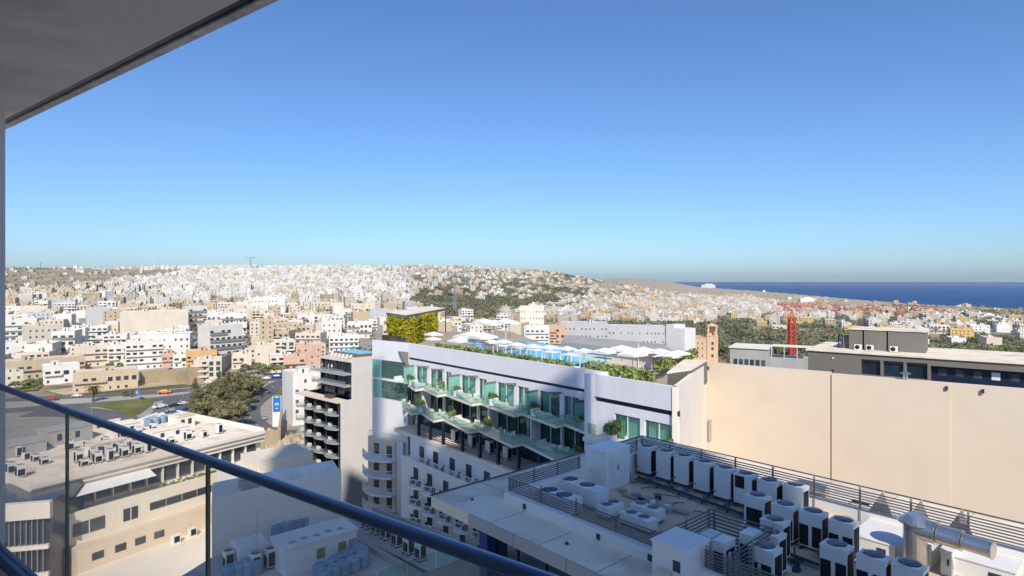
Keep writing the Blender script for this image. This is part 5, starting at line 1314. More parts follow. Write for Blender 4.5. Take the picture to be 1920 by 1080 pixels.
L_ = [
 (12,146,676,712,'tan',2,'long low tan stone house at the left edge above the railing',10,14,0,'house'),
 (85,143,686,722,'white',2,'low white house with an arched door behind the green plot',5,10,0,'house'),
 (148,250,697,735,'tan',2,'long low tan stone building behind the palm tree',None,12,0,'house'),
 (102,150,622,672,'pale',4,'pale block with dark balconies on its corner, left of the glass-banded white block',-12,22,2,'apartment_block'),
 (152,200,650,690,'cream',3,'cream house squeezed left of the white glass-banded block',None,12,1,'house'),
 (240,303,642,696,'white',4,'white modern block with full-width glass balcony bands',None,14,1,'apartment_block'),
 (255,358,627,668,'white',3,'wide white box standing behind the glass-banded block',-8,20,0,'apartment_block'),
 (375,452,612,683,'white',5,'white block with a dark balconied right flank beside the rising street',28,14,2,'apartment_block'),
 (352,404,660,692,'orange',2,'orange-tan villa with small square windows beside the white block',None,12,0,'villa'),
 (304,327,664,692,'pink',2,'small pinkish house with stacked verandas',None,9,1,'house'),
 (326,350,665,690,'white',2,'small white house between the pinkish house and orange villa',None,9,1,'house'),
 (197,236,583,616,'tan',5,'tall tan block with four columns of small windows',None,14,0,'apartment_block'),
 (235,346,584,632,'cream',5,'huge blank cream party wall block in the left town',None,20,0,'apartment_block'),
 (165,200,578,616,'grey',5,'blank grey block left of the tall tan block',None,16,0,'apartment_block'),
 (118,145,594,620,'white',4,'white block with rows of arched windows, left of the blank grey block',None,12,0,'apartment_block'),
 (345,386,574,622,'pale',5,'pale block with a grid of dark open balconies',20,14,2,'apartment_block'),
 (392,460,590,622,'white',4,'broad white terrace block with dark windows above the rising street',None,14,1,'apartment_block'),
 (12,50,600,650,'pale',5,'pale block with leafy balconies at the far left edge',None,16,2,'apartment_block'),
 (50,112,612,660,'cream',4,'cream block with a stepped side wall near the left edge',12,14,0,'apartment_block'),
 (12,46,644,680,'white',3,'white house with roof clutter at the left edge',None,12,0,'house'),
 (205,240,648,690,'pale',3,'pale house with terraces left of the white modern block',None,12,1,'house'),
 (488,512,598,655,'tan',6,'slim tall tan block with two columns of windows',None,8,0,'apartment_block'),
 (512,556,622,655,'tan',3,'tan house with a brown side wall beside the slim tall block',-25,14,0,'house'),
 (555,612,626,656,'cream',3,'cream villa with three arches and a brown side wall',-20,14,0,'villa'),
 (604,640,603,636,'white',3,'bright white cubic house above the arched villa',None,12,0,'house'),
 (652,697,604,634,'white',3,'bright white house with dark square windows left of the creeper wall',None,14,0,'house'),
 (478,532,558,596,'white',4,'large glaring white block standing high in the middle of town',None,24,0,'apartment_block'),
 (556,602,648,688,'pink',3,'pinkish grey villa with a pointed roof terrace',None,12,0,'villa'),
 (533,572,668,705,'pink',3,'salmon villa with red verandas and stairs',None,10,1,'villa'),
 (618,672,632,662,'white',3,'white villa with terraces just left of the hotel',None,12,1,'villa'),
 (480,516,648,690,'cream',2,'cream villa with tall white window bays above the park',None,12,0,'villa'),
 (436,470,664,692,'cream',2,'low cream house with a veranda where the street forks',None,10,1,'house'),
 (572,600,692,720,'cream',2,'low pale house directly left of the black block',None,9,0,'house'),
 (12,40,700,730,'cream',2,'small cream house at the left edge by the green plot',None,10,0,'house'),
 (1050,1140,605,648,'grey',3,'long grey institute with a row of three dark windows behind the pool',None,18,0,'building'),
 (1140,1245,612,645,'grey',2,'long grey institute wing with four tall dark windows',None,16,0,'building'),
 (975,1020,574,612,'pale',3,'cream villa with a roof pavilion on the slope behind the terrace',None,12,0,'villa'),
 (1030,1060,610,655,'pink',4,'pinkish stone house beside the long grey institute',None,10,0,'house'),
 (985,1030,612,660,'white',4,'white house with blue-grey verandas beside the pinkish stone house',None,12,1,'house'),
]
for r in L_:
    hero(*r[:7], rot=(None if r[7] is None else math.degrees(math.atan2(-((r[0]+r[1])/2-CX), F))+r[7]), dp=r[8], style=r[9], name=r[10], cat=r[10].replace('_', ' '), blank=(2 if 'blank' in r[6] else False), dark='dark' in r[6])
for r in ((1325,1340),): pass
# --- the rest of the town, house by house for the nearest, one mesh beyond
TOWNL = TOWN; EXCL = [(262,700),(560,700),(560,735),(262,735)]
def dens(px, py):
    if pin(px, py, TOWN):
        if py > 700: return .25
        if px > 745 and py > 545: return .55
        return .80
    if pin(px, py, TOWN2):
        if 1000 < px < 1300 and py < 562: return .30
        if px > 1310: return .62 if (574 < py < 592 and px > 1440) else .36
        if 1110 < px < 1300 and py > 560: return .74
        return .5
    if 560 < px < 1060 and py < 520: return .36
    if 700 < px < 1110 and py < 560: return .16
    if 250 < px < 480 and py < 507: return .45
    if 1100 < px < 1420 and 536 < py < 560: return .10
    if px > 1620 and 620 < py < 655: return .25
    if px < 250 and py < 506: return .06
    return .015
rg = random.Random(77); cand = []
for (ang, X0, X1, Y0, Y1, cw, ch_) in ((24, -2600, -10, 330, 3200, 19, 16), (-22, -10, 1900, 380, 3400, 19, 17)):
    ca, sa = math.cos(R(ang)), math.sin(R(ang)); ext = 3600
    nu = int(2*ext/cw); nv = int(2*ext/ch_)
    for i in range(-nu//2, nu//2+1):
        for j in range(-nv//2, nv//2+1):
            u, v = i*cw+rg.uniform(-2.5, 2.5), j*ch_+rg.uniform(-2.5, 2.5)
            X = u*ca-v*sa; Y = 1700+u*sa+v*ca
            wx = 60*mn.noise(Vector((X/260, Y/330, 1))); X += wx; Y += 45*mn.noise(Vector((X/240, Y/300, 5)))
            bi = (i+int(8+3*mn.noise(Vector((X/300, Y/300, 9))))) % 6; bj = j % 3
            if Y < 1300 and ((bi == 0 and rg.random() < .7) or (bj == 0 and rg.random() < .8)): continue
            if Y >= 1300 and bj == 0 and rg.random() < .5: continue
            if not (X0 <= X < X1 and Y0 < Y < Y1) : continue
            px = CX+F*X/Y
            if px < -60 or px > 1990: continue
            if Y < 900 and 690 < px < 960 and Y < 360: continue
            z = T(X, Y); py = CY-z*F/Y
            if z < SEA+3 or py > 716: continue
            if Y < 360 and px > 620: continue
            dn = dens(px, py)
            if Y > 1500: dn *= .75+.5*mn.noise(Vector((X/120, Y/160, 2)))
            if rg.random() > dn: continue
            if any((X-a)**2+(Y-b_)**2 < (r_+9)**2 for a, b_, r_ in hh_rects): continue
            cand.append((Y, X, z, px, py, ang))
cand.sort()
def colour_for(px, py, rg):
    if 1460 < px < 1800 and 570 < py < 592: return rg.choices(['rust', 'pink', 'orange', 'cream'], [5, 3, 1, 2])[0]
    if px > 1330: return rg.choices(['cream', 'tan', 'pale', 'yellow', 'white'], [5, 2, 4, 1, 2])[0]
    if px > 1000: return rg.choices(['cream', 'tan', 'pale', 'yellow', 'white', 'orange'], [5, 3, 5, 1.5, 2, .6])[0]
    if 260 < px < 760 and py < 570: return rg.choices(['white', 'pale', 'cream', 'tan'], [8, 4, 2, .5])[0]
    return rg.choices(['white', 'pale', 'cream', 'tan', 'grey'], [2.2, 3.2, 4, 2.4, .4])[0]
NEAR = 255
zones = {}
vis = [c for c in cand if not (620 < c[3] < 1290 and c[0] < 480 and c[4] > 632) and not (c[3] > 1290 and c[4] > 668)]
for k, (Y, X, z, px, py, ang) in enumerate(vis[:NEAR]):
    col = colour_for(px, py, rg); nf = rg.choices([2,3,4,5], [3,5,4,1])[0] if px < 1300 else rg.choices([2,3,4], [5,4,1])[0]
    if px > 1250: nf = min(nf, 3)
    st = rg.choice([0, 0, 1, 1, 2]); bln = rg.random() < .22
    o = house(X, Y, z, rg.choice([rg.uniform(9, 14), rg.uniform(13, 19), rg.uniform(13, 19), rg.uniform(18, 24)]), rg.uniform(10, 15), nf, R(ang+90*rg.choice([0, 0, 0, -1])), col, rg, st, 3.0, False, 2 if bln else False, rg.random() < .3)
    zn = ('at far left' if px < 220 else 'in left town' if px < 420 else 'above the park' if px < 560 else 'left of the hotel' if px < 720 else 'beyond the creeper wall' if px < 900 else 'beyond the pool' if px < 1120 else 'on the pool-side slope' if px < 1310 else 'past the church tower' if px < 1500 else 'past the dark block' if px < 1730 else 'at far right')
    ft = 'blank-walled' if bln else ('balconied' if st else 'plain')
    zones.setdefault(zn, []).append((py, px, o, ('%s %s %s house' % (ft, COLN[col], NUMW[nf])), Y))
for zn, L in zones.items():
    L.sort(key=lambda a: -a[0]); n = len(L); rowsn = max(1, round(n/9)); per = math.ceil(n/rowsn)
    for r_ in range(rowsn):
        rw = sorted(L[r_*per:(r_+1)*per], key=lambda a: a[1])
        for i, (py, px, o, ds, Y) in enumerate(rw):
            rn = 'nearest row' if r_ == 0 else ORD[r_]+' row back'
            tag(o, ds+' '+zn+', '+ORD[i]+' from left, '+rn, 'house', 'flat-roofed town houses')
# --- distant houses as one mass
fv = []; fb = MB(); fb.c = []
RGB = {'white':(.76,.72,.66),'cream':(.62,.53,.41),'tan':(.56,.43,.28),'pale':(.72,.67,.59),'grey':(.5,.5,.5),'orange':(.6,.38,.18),'pink':(.6,.38,.28),'rust':(.42,.15,.08),'yellow':(.66,.45,.18)}
def fbox(x, y, z, w_, d_, h, a, c, top=None):
    ca, sa = math.cos(a), math.sin(a); n = len(fb.v); P = [(-w_/2,-d_/2),(w_/2,-d_/2),(w_/2,d_/2),(-w_/2,d_/2)]
    P = [(x+p*ca-q*sa, y+p*sa+q*ca) for p, q in P]
    fb.v += [(*p, z-8) for p in P]+[(*p, z+h) for p in P]
    fb.f += [(n+4,n+5,n+6,n+7),(n,n+1,n+5,n+4),(n+1,n+2,n+6,n+5),(n+2,n+3,n+7,n+6),(n+3,n,n+4,n+7)]; fb.m += [0]*5
    fb.c += [(*(top or c), 1)]+[(*c, 1)]*4
def fwin(x, y, a, lx, ly, nx, ny, z, ww, hh):
    ca, sa = math.cos(a), math.sin(a); tx, ty = -ny, nx; n = len(fb.v)
    for du, dz in ((-ww/2,0),(ww/2,0),(ww/2,hh),(-ww/2,hh)):
        p, q = lx+tx*du, ly+ty*du; fb.v.append((x+p*ca-q*sa, y+p*sa+q*ca, z+dz))
    fb.f.append((n,n+1,n+2,n+3)); fb.m.append(0); fb.c.append((.17,.16,.15,1))
far = vis[NEAR:]
for k, (Y, X, z, px, py, ang) in enumerate(far):
    col = RGB[colour_for(px, py, rg)]; v = rg.uniform(.68, 1.0); col = tuple(min(.85, c*v) for c in col); nf = rg.choice([2,3,3,4,5] if px < 900 else [2,2,3]); h = nf*3.0
    a = R(ang+rg.choice([0, 90])); w_, d_ = rg.choice([rg.uniform(9, 14), rg.uniform(12, 18), rg.uniform(16, 26)]), rg.uniform(9, 16)
    tp = rg.choice([(.62,.58,.52),(.70,.67,.62),(.5,.46,.4)])
    fbox(X, Y, z, w_, d_, h, a, col, tp)
    fbox(X+rg.uniform(-3,3), Y+rg.uniform(-3,3), z+h+2, 3.5, 3, .8, a, col)
    if Y < 2300:
        for nx, ny, L, D in ((0,-1,w_,d_/2),(1,0,d_,w_/2),(0,1,w_,d_/2),(-1,0,d_,w_/2)):
            wnx = math.cos(a)*nx-math.sin(a)*ny; wny = math.sin(a)*nx+math.cos(a)*ny
            if wnx*(-X)+wny*(-Y) < .1*math.hypot(X, Y) or rg.random() < .2: continue
            nb = 3 if Y < 1500 else 2
            for f in range(nf):
                for q in range(nb):
                    if rg.random() < .4: continue
                    u = -L/2+L*(q+.5)/nb; lx, ly = (u, ny*(D+.06)) if ny else (nx*(D+.06), u)
                    fwin(X, Y, a, lx, ly, nx, ny, z+f*3+.7, L/nb*.36, 1.4)
o = fb.build('distant_town', M['far_town']); o['kind'] = 'stuff'; o['label'] = 'mass of small flat-roofed houses climbing the far slopes'
print('HOUSES', len(cand), len(vis), len(far), 'far dist', far[0][0] if far else 0)
# ------------------------------------------------------------------ roads and plots
def ribbon(name, pxs, wd, mat, lift, kind='structure', ext=None):
    P = [Vector((*gp(px, py)[:2], 0)) for px, py in pxs]; pts = []
    for i in range(len(P)-1):
        p0, p1, p2, p3 = P[max(0,i-1)], P[i], P[i+1], P[min(len(P)-1,i+2)]; n = max(2, int((p2-p1).length/6))
        for k in range(n):
            t = k/n; pts.append(.5*((2*p1)+(p2-p0)*t+(2*p0-5*p1+4*p2-p3)*t*t+(3*p1-p0-3*p2+p3)*t**3))
    pts.append(P[-1]); b = MB(); L = []
    for i, p in enumerate(pts):
        d = (pts[min(i+1, len(pts)-1)]-pts[max(0, i-1)]).normalized(); nn = Vector((-d.y, d.x, 0))
        row = []
        for s_ in (-1, -.33, .33, 1):
            q = p+nn*(wd/2*s_); row.append((q.x, q.y, T(q.x, q.y)+lift))
        L.append(row)
    for i in range(len(L)-1):
        for j in range(3): b.quad(L[i][j], L[i+1][j], L[i+1][j+1], L[i][j+1])
    o = b.build(name, M[mat]); o['kind'] = kind; return pts
def dashes(pts, off, every, ln, lift, wd=.2):
    b = MB()
    for i in range(0, len(pts)-1, every):
        p = pts[i]; d = (pts[i+1]-p).normalized(); nn = Vector((-d.y, d.x, 0)); p = p+nn*off; q = p+d*ln
        r_ = [p-nn*wd/2, q-nn*wd/2, q+nn*wd/2, p+nn*wd/2]; b.quad(*[(v.x, v.y, T(v.x, v.y)+lift) for v in r_])
    o = b.build('road_marking', M['road_paint']); o['kind'] = 'structure'
ribbon('pavement', [(-60,768),(60,760),(180,752),(300,744),(400,732),(500,718),(600,712)], 30, 'pavement', .05)
r1 = ribbon('road', [(-60,754),(60,748),(180,742),(300,737),(400,727),(500,714),(600,709)], 9, 'asphalt', .16)
r2 = ribbon('road', [(-60,778),(60,769),(160,761),(240,754),(310,748),(380,738),(450,727)], 10, 'asphalt', .16)
r3 = ribbon('road', [(345,742),(335,758),(320,775),(330,800)], 15, 'asphalt', .20)
r4 = ribbon('road', [(60,775),(140,775),(200,784),(240,802),(262,840)], 16, 'asphalt', .12)
r5 = ribbon('road', [(560,708),(520,722),(496,742),(470,765),(468,786),(490,806),(520,822)], 9, 'asphalt', .24)
r6 = ribbon('road', [(398,712),(418,692),(445,674),(462,660),(466,648)], 9, 'asphalt', .3)
for r_ in (r1, r2, r3, r5): dashes(r_, 0, 2, 3, .29)
def plot(name, pxs, mat, lift, kind='structure'):
    P = [gp(px, py) for px, py in pxs]; c = Vector((sum(p[0] for p in P)/len(P), sum(p[1] for p in P)/len(P)))
    b = MB(); N_ = 6; rings = []
    for k in range(N_+1):
        t = k/N_; row = []
        for i in range(len(P)):
            a, e = P[i], P[(i+1) % len(P)]
            for q in range(4):
                x, y = a[0]+(e[0]-a[0])*q/4, a[1]+(e[1]-a[1])*q/4; x, y = c.x+(x-c.x)*t, c.y+(y-c.y)*t; row.append((x, y, T(x, y)+lift))
        rings.append(row)
    for k in range(N_):
        n = len(rings[0])
        for i in range(n): b.quad(rings[k][i], rings[k+1][i], rings[k+1][(i+1)%n], rings[k][(i+1)%n])
    o = b.build(name, M[mat]); o['kind'] = kind
plot('lawn', [(168,762),(240,753),(292,750),(285,762),(262,779),(244,784),(215,772)], 'grass', .22)
plot('lawn', [(345,760),(380,748),(385,765),(372,790),(350,780)], 'grass', .32)
plot('park_ground', [(375,800),(372,745),(450,722),(500,735),(462,765),(458,790),(480,812),(420,815)], 'grass', .1)
plot('lawn', [(22,725),(60,712),(85,720),(70,735),(30,738)], 'grass', .5)
plot('lawn', [(530,810),(565,808),(565,822),(528,818)], 'grass', .3)
plot('earth_plot', [(85,736),(200,722),(330,712),(400,706),(400,716),(280,730),(120,742)], 'rock', .3)
# rocky cutting
b = MB(); a = gp(500, 868); n = 26; G_ = {}
for i in range(n+1):
    for j in range(n+1):
        x, y = -52+i*(30/n)*1.0-34, 170+j*(58/n)
        x = (CX and (498+(576-498)*i/n-CX)/F*y)
        G_[i, j] = (x, y, -57.6+3.2*abs(mn.noise(Vector((x/4, y/5, 0))))+1.5*mn.noise(Vector((x/1.5, y/1.8, 4))))
for i in range(n):
    for j in range(n): b.quad(G_[i,j], G_[i+1,j], G_[i+1,j+1], G_[i,j+1])
o = b.build('rocky_ground', M['rock']); o['kind'] = 'structure'
def wall(pxs, h, th, name, label, mat='stone_wall', sink=2):
    b = MB(); P = [gp(px, py) for px, py in pxs]
    for i in range(len(P)-1):
        p, q = P[i], P[i+1]; zb = min(p[2], q[2])-sink; zt_ = max(p[2], q[2])+h
        d = Vector((q[0]-p[0], q[1]-p[1])).normalized(); nn = Vector((-d.y, d.x))*th/2
        b.prism([(p[0]-nn.x,p[1]-nn.y),(q[0]-nn.x,q[1]-nn.y),(q[0]+nn.x,q[1]+nn.y),(p[0]+nn.x,p[1]+nn.y)], zb, zt_)
    return tag(b.build(name, M[mat]), label, 'wall')
wall([(470,842),(524,836)], 5.5, .8, 'retaining_wall', 'high stone retaining wall above the rocky cutting')
wall([(524,836),(528,800)], 6.5, .8, 'retaining_wall', 'angled end of the stone retaining wall beside the white house')
wall([(455,800),(452,780),(470,758),(500,742)], 1.3, .5, 'kerb_wall', 'low curved stone wall between the park trees and the bending road')
wall([(262,722),(330,716)], 6.5, .9, 'old_stone_wall', 'tall old stone wall across the road, left stretch')
wall([(352,722),(392,718)], 9, 3, 'stone_bastion', 'plain tan stone bastion right of the old stone wall')
wall([(332,722),(350,721)], 7, .9, 'old_stone_wall', 'old stone wall stretch between the left part and the bastion')
wall([(12,725),(40,713),(84,708)], 5, .6, 'old_stone_wall', 'low stone wall behind the green plot at the left edge')
wall([(400,712),(462,664)], 5, .6, 'sloping_wall', 'long grey wall climbing beside the street', 'concrete')
# white house with the blue banner
o = hero(530,594,703,800,'white',5,'tall white house with a blue banner on its wall beside the black block', rot=math.degrees(math.atan2(-(562-CX), F))+18, dp=14, name='house', cat='house')
sg = thing('blue_banner', 'blue hanging banner with a green arch on the white house', 'banner', (0,0,0))
pB = gp(519, 800); dB = pB[1]*.985
bx = Fr(((519-CX)/F*dB, dB, zd(772, dB)), math.degrees(math.atan2(-(519-CX), F)))
sg.location = bx.o; sg.rotation_euler = (0,0,bx.a)
blue = pbr('banner_blue', (.02,.16,.50), .5, .04); grn = pbr('banner_green', (.05,.40,.12), .5, .04)
MB().box(-1.4,1.4,-.05,.05,0,5.6).build('panel', blue, sg)
b = MB(); b.prism([(0,0),(1,0),(0,1)],0,1); b.v = []; b.f = []; b.m = []
for k in range(9):
    a0, a1 = math.pi*k/9, math.pi*(k+1)/9
    b.quad((1.4*math.cos(a0),-.06,5.6+1.2*math.sin(a0)),(1.4*math.cos(a1),-.06,5.6+1.2*math.sin(a1)),(.7*math.cos(a1),-.06,5.6+.6*math.sin(a1)),(.7*math.cos(a0),-.06,5.6+.6*math.sin(a0)))
b.build('arch', grn, sg)
b = MB()
for z, ws in ((3.2,(.3,.5,.3)),(2.6,(.5,.3,.4)),(1.2,(.4,.5))):
    x = -sum(ws)/2-.1
    for w_ in ws: b.box(x, x+w_, -.07, -.051, z, z+.32); x += w_+.12
b.build('lettering', M['umbrella'], sg, kind='stuff')
MB().box(-1.6,1.6,.06,.8,-6,6).build('backing_wall', M['white_render'], sg)
# ------------------------------------------------------------------ cars
CC = {'white':(.7,.7,.7),'silver':(.35,.36,.38),'blue':(.02,.10,.45),'dark':(.03,.03,.035),'red':(.35,.03,.02),'orange':(.75,.25,.03)}
CM = {k: pbr('car_'+k, v, .3, .03, spec=.6) for k, v in CC.items()}
def car_me(col):
    b = MB(); prof = [(-2.1,.35),(-2.1,.8),(-1.9,.95),(-1.2,.98),(-.8,1.38),(.7,1.42),(1.3,1.02),(2.0,.88),(2.15,.6),(2.1,.35)]
    n = len(prof); 
    for s_, w_ in ((-1,.85),(1,.85)):
        for x, z in prof: b.v.append((x, s_*(w_ if z < 1.1 else .68), z))
    for i in range(n): j = (i+1)%n; b.f.append((i,j,n+j,n+i)); b.m.append(0)
    b.f.append(tuple(range(n-1,-1,-1))); b.m.append(0); b.f.append(tuple(range(n,2*n))); b.m.append(0)
    return b
cars = {}
def car(col, px, py, rot, label, taxi=False, k=1.0):
    X, Y, z = gp(px, py)
    if col not in cars:
        t = thing('parked_car', '', 'car'); car_me(col).build('body', CM[col], t)
        b = MB(); b.quad((-1.22,-.70,1.0),(-.84,-.66,1.34),(-.84,.66,1.34),(-1.22,.70,1.0)); b.quad((1.32,-.70,1.03),(.75,-.66,1.38),(.75,.66,1.38),(1.32,.70,1.03))
        b.v = [(x+(-.02 if x < 0 else .02), y, z_+.02) for x, y, z_ in b.v]
        for s_ in (-1, 1): b.quad((-1.05,s_*.80,1.04),(-.75,s_*.71,1.33),(.65,s_*.71,1.36),(1.1,s_*.80,1.04))
        b.build('window', M['window_glass'], t)
        for x in (-1.35, 1.35):
            for s_ in (-1, 1): MB().tube((x,s_*.70,.33),(x,s_*.90,.33),.33,12).build('wheel', M['tyre'], t)
        cars[col] = t; o = t
    else: o = dup(cars[col])
    o.location = (X, Y, z+.26); o.rotation_euler = (0,0,R(rot)); o['label'] = label; o['group'] = 'cars on the roads'; o.scale = (k,k,k)
car('white', 300, 768, 60, 'white van-like car heading for the car park beside the lawn', k=1.35)
car('dark', 326, 764, 50, 'dark car at the top of the little car park'); car('silver', 320, 776, 55, 'silver car on the left side of the little car park')
car('blue', 338, 776, 60, 'bright blue car in the middle of the little car park'); car('dark', 352, 770, 60, 'dark car at the right of the little car park'); car('white', 343, 760, 60, 'white car highest in the little car park by the trees')
car('blue', 321, 784, 50, 'blue car lowest in the little car park')
car('orange', 309, 741, 12, 'orange truck-like car on the main road', k=1.4)
car('white', 428, 722, 20, 'white car on the road above the park trees'); car('silver', 452, 719, 18, 'silver car on the road above the park trees'); car('white', 500, 712, 16, 'white car, right one on the road before the hedge'); car('blue', 519, 712, 16, 'blue van-like car behind the white banner house', k=1.4)
car('dark', 478, 757, 45, 'dark car on the bending road, upper one'); car('silver', 496, 790, 110, 'silver car on the bending road, lower one')
car('red', 100, 752, 8, 'red car on the far road by the left edge'); car('white', 145, 747, 8, 'white car on the far road left of the palm'); car('silver', 384, 731, 14, 'silver car by the conifers on the main road')
car('white', 408, 706, 40, 'white car parked at the foot of the climbing street'); car('dark', 430, 688, 40, 'dark car parked halfway up the climbing street'); car('white', 450, 674, 40, 'white car parked near the top of the climbing street')
# blue road sign
X, Y, z = gp(258, 752); t = thing('road_sign', 'blue direction sign on posts beside the main road', 'road sign', (X, Y, z), R(-35))
MB().box(-2.2,2.2,-.06,.06,2.6,5.0).build('panel', blue, t)
for x in (-1.8, 1.8): MB().tube((x,.12,0),(x,.12,4.9),.09,6).build('post', M['steel'], t)
b = MB()
for z_ in (3.0, 3.6, 4.2): b.box(-1.6, .8, -.08, -.061, z_, z_+.25)
b.build('lettering', M['umbrella'], t, kind='stuff')
# street lamps
for i, (px, py) in enumerate(((172,790),(262,757),(352,752),(475,733),(60,760))):
    X, Y, z = gp(px, py); t = thing('street_lamp', 'slim grey street lamp '+['beside the palm','by the blue road sign','at the car park corner','above the bending road','near the left edge'][i], 'street lamp', (X, Y, z), R(30*i), 'street lamps')
    MB().tube((0,0,0),(0,0,9),.12,6,r2=.07).build('pole', M['crane_grey'], t); MB().bar((0,0,9),(1.6,0,9.2),.12,.1).build('arm', M['crane_grey'], t)

# ------------------------------------------------------------------ trees
def tree_src(name, kind, seed):
    rg = random.Random(seed); t = thing(name, '', 'tree')
    tr = MB(); cr = MB()
    if kind == 'broad':
        tr.tube((0,0,-1),(0,0,4),.45,8,r2=.3)
        for k in range(7):
            a = rg.uniform(0,6.28); r_ = rg.uniform(1.5,3.4); zz = rg.uniform(5.5,9); tr.tube((0,0,rg.uniform(2.5,4)),(r_*math.cos(a),r_*math.sin(a),zz),.2,6,r2=.06)
        for k in range(15):
            a = rg.uniform(0,6.28); r_ = rg.uniform(.3,4.0); zz = 6.8+rg.uniform(-2,2.6)-r_*.25; q = rg.uniform(1.2,2.1)
            cr.blob(r_*math.cos(a), r_*math.sin(a), zz, q*1.1, q*1.1, q*.8, 110, .34, 0, rg)
        m = 'tree'
    elif kind == 'pine':
        tr.tube((0,0,-1),(rg.uniform(-.4,.4),0,5),.3,6,r2=.15)
        for k in range(6):
            a = rg.uniform(0,6.28); r_ = rg.uniform(.2,2.4); q = rg.uniform(1.1,1.9); cr.blob(r_*math.cos(a), r_*math.sin(a), 5.0+rg.uniform(-1.6,1.2)-r_*.3, q*1.2, q*1.2, q*.75, 38, .55, 0, rg)
        m = 'pine'
    elif kind == 'conifer':
        tr.tube((0,0,-1),(0,0,12),.3,6,r2=.08)
        for k in range(9):
            z_ = 2+k*1.15; r_ = 3.0*(1-k/10.5)
            for q in range(7):
                a = q*.9+k; cr.blob(r_*.6*math.cos(a), r_*.6*math.sin(a), z_, r_*.42, r_*.42, .45, 28, .26, 0, rg)
        m = 'pine'
    elif kind == 'palm':
        tr.tube((0,0,-1),(0,0,5.2),.38,8,r2=.3)
        for k in range(34):
            a = k*2.4; el = .9-1.5*((k*7)%34)/34; L = 3.6; pr_ = Vector((0,0,5.3)); w0 = .42
            for q in range(6):
                t_ = q/6; dr = Vector((math.cos(a)*math.cos(el-t_*1.5), math.sin(a)*math.cos(el-t_*1.5), math.sin(el-t_*1.5)))*L/6; nx = pr_+dr
                sd_ = Vector((-math.sin(a), math.cos(a), 0))*w0*(1-t_*.75)
                cr.quad(tuple(pr_), tuple(pr_+sd_-Vector((0,0,.18))), tuple(nx+sd_*.8-Vector((0,0,.18))), tuple(nx)); cr.quad(tuple(pr_), tuple(nx), tuple(nx-sd_*.8-Vector((0,0,.18))), tuple(pr_-sd_-Vector((0,0,.18)))); pr_ = nx
        m = 'palm'
    elif kind == 'cypress':
        tr.tube((0,0,-.5),(0,0,2),.15,5)
        for k in range(7): cr.blob(0,0,1.2+k*1.0, .9*(1-k/9), .9*(1-k/9), .9, 40, .3, 0, rg)
        m = 'pine'
    tr.build('trunk', M['bark'], t); cr.build('crown', M[m], t); return t
M['palm'] = leafmat('palm', (.16,.14,.05), .25, 1, 0)
SRC = {'broad': [tree_src('park_tree','broad',s_) for s_ in (1,2,3)], 'pine': [tree_src('pine_tree','pine',s_) for s_ in (4,5,6,7,8)], 'conifer': [tree_src('conifer_tree','conifer',9)], 'palm': [tree_src('palm_tree','palm',10)], 'cypress': [tree_src('cypress_tree','cypress',11)]}
fresh = {id(o): True for L in SRC.values() for o in L}
def tree(kind, X, Y, s_, rg, label, group, zs=1.0):
    src = rg.choice(SRC[kind]); o = src if fresh[id(src)] else dup(src); fresh[id(src)] = False
    o.location = (X, Y, T(X, Y)); o.rotation_euler = (0,0,rg.uniform(0,6.28)); o.scale = (s_, s_, s_*zs); o['label'] = label; o['group'] = group; return o
rg = random.Random(5)
park = [(383,803),(402,806),(424,808),(443,806),(393,788),(416,790),(440,790),(380,772),(404,772),(430,772),(452,776),(392,757),(420,756),(446,757),(468,752),(410,744),(436,742),(462,738),(484,738),(478,748)]
for i, (px, py) in enumerate(sorted(park)):
    X, Y, z = gp(px, py); tree('broad', X, Y, rg.uniform(.85,1.15), rg, 'dense dark park tree beside the bending road, '+ORD[i]+' from the left', 'park trees')
for i, (px, py, s_) in enumerate(((366,757,1.0),(374,762,.75),(412,738,.95))):
    X, Y, z = gp(px, py); tree('conifer', X, Y, s_, rg, ['tall tiered conifer left of the park trees','shorter tiered conifer tucked against the tall one','tiered conifer rising behind the park trees'][i], 'conifers by the park')
X, Y, z = gp(175, 756); tree('palm', X, Y, 1.25, rg, 'big date palm beside the main road at left', 'palms')
for i, (px, py) in enumerate(((460,705),(472,704),(484,704),(496,705),(508,706),(518,706),(528,706))):
    X, Y, z = gp(px, py); tree('pine', X, Y, 1.0, rg, 'bushy round tree in the row above the junction, '+ORD[i]+' from the left', 'tree row above the junction')
for i, (px, py, s_) in enumerate(((30,735,.8),(46,732,.7),(58,728,.7),(75,724,.6),(205,695,.8),(225,697,.8),(232,745,.5),(245,746,.5),(320,705,.6),(668,625,.9),(680,620,1),(663,612,.9),(608,690,.7),(1110,610,.8))):
    X, Y, z = gp(px, py); tree('pine', X, Y, s_, rg, 'small bushy green tree among the houses, '+ORD[i]+' from the left', 'bushy trees among the houses')
for i, (px, py) in enumerate(((665,610),(693,606),(1054,622))):
    X, Y, z = gp(px, py); tree('cypress', X, Y, 1.2, rg, 'slim dark cypress '+['left of the white square-windowed house','above the white square-windowed house','behind the pool pavilion'][i], 'cypresses')
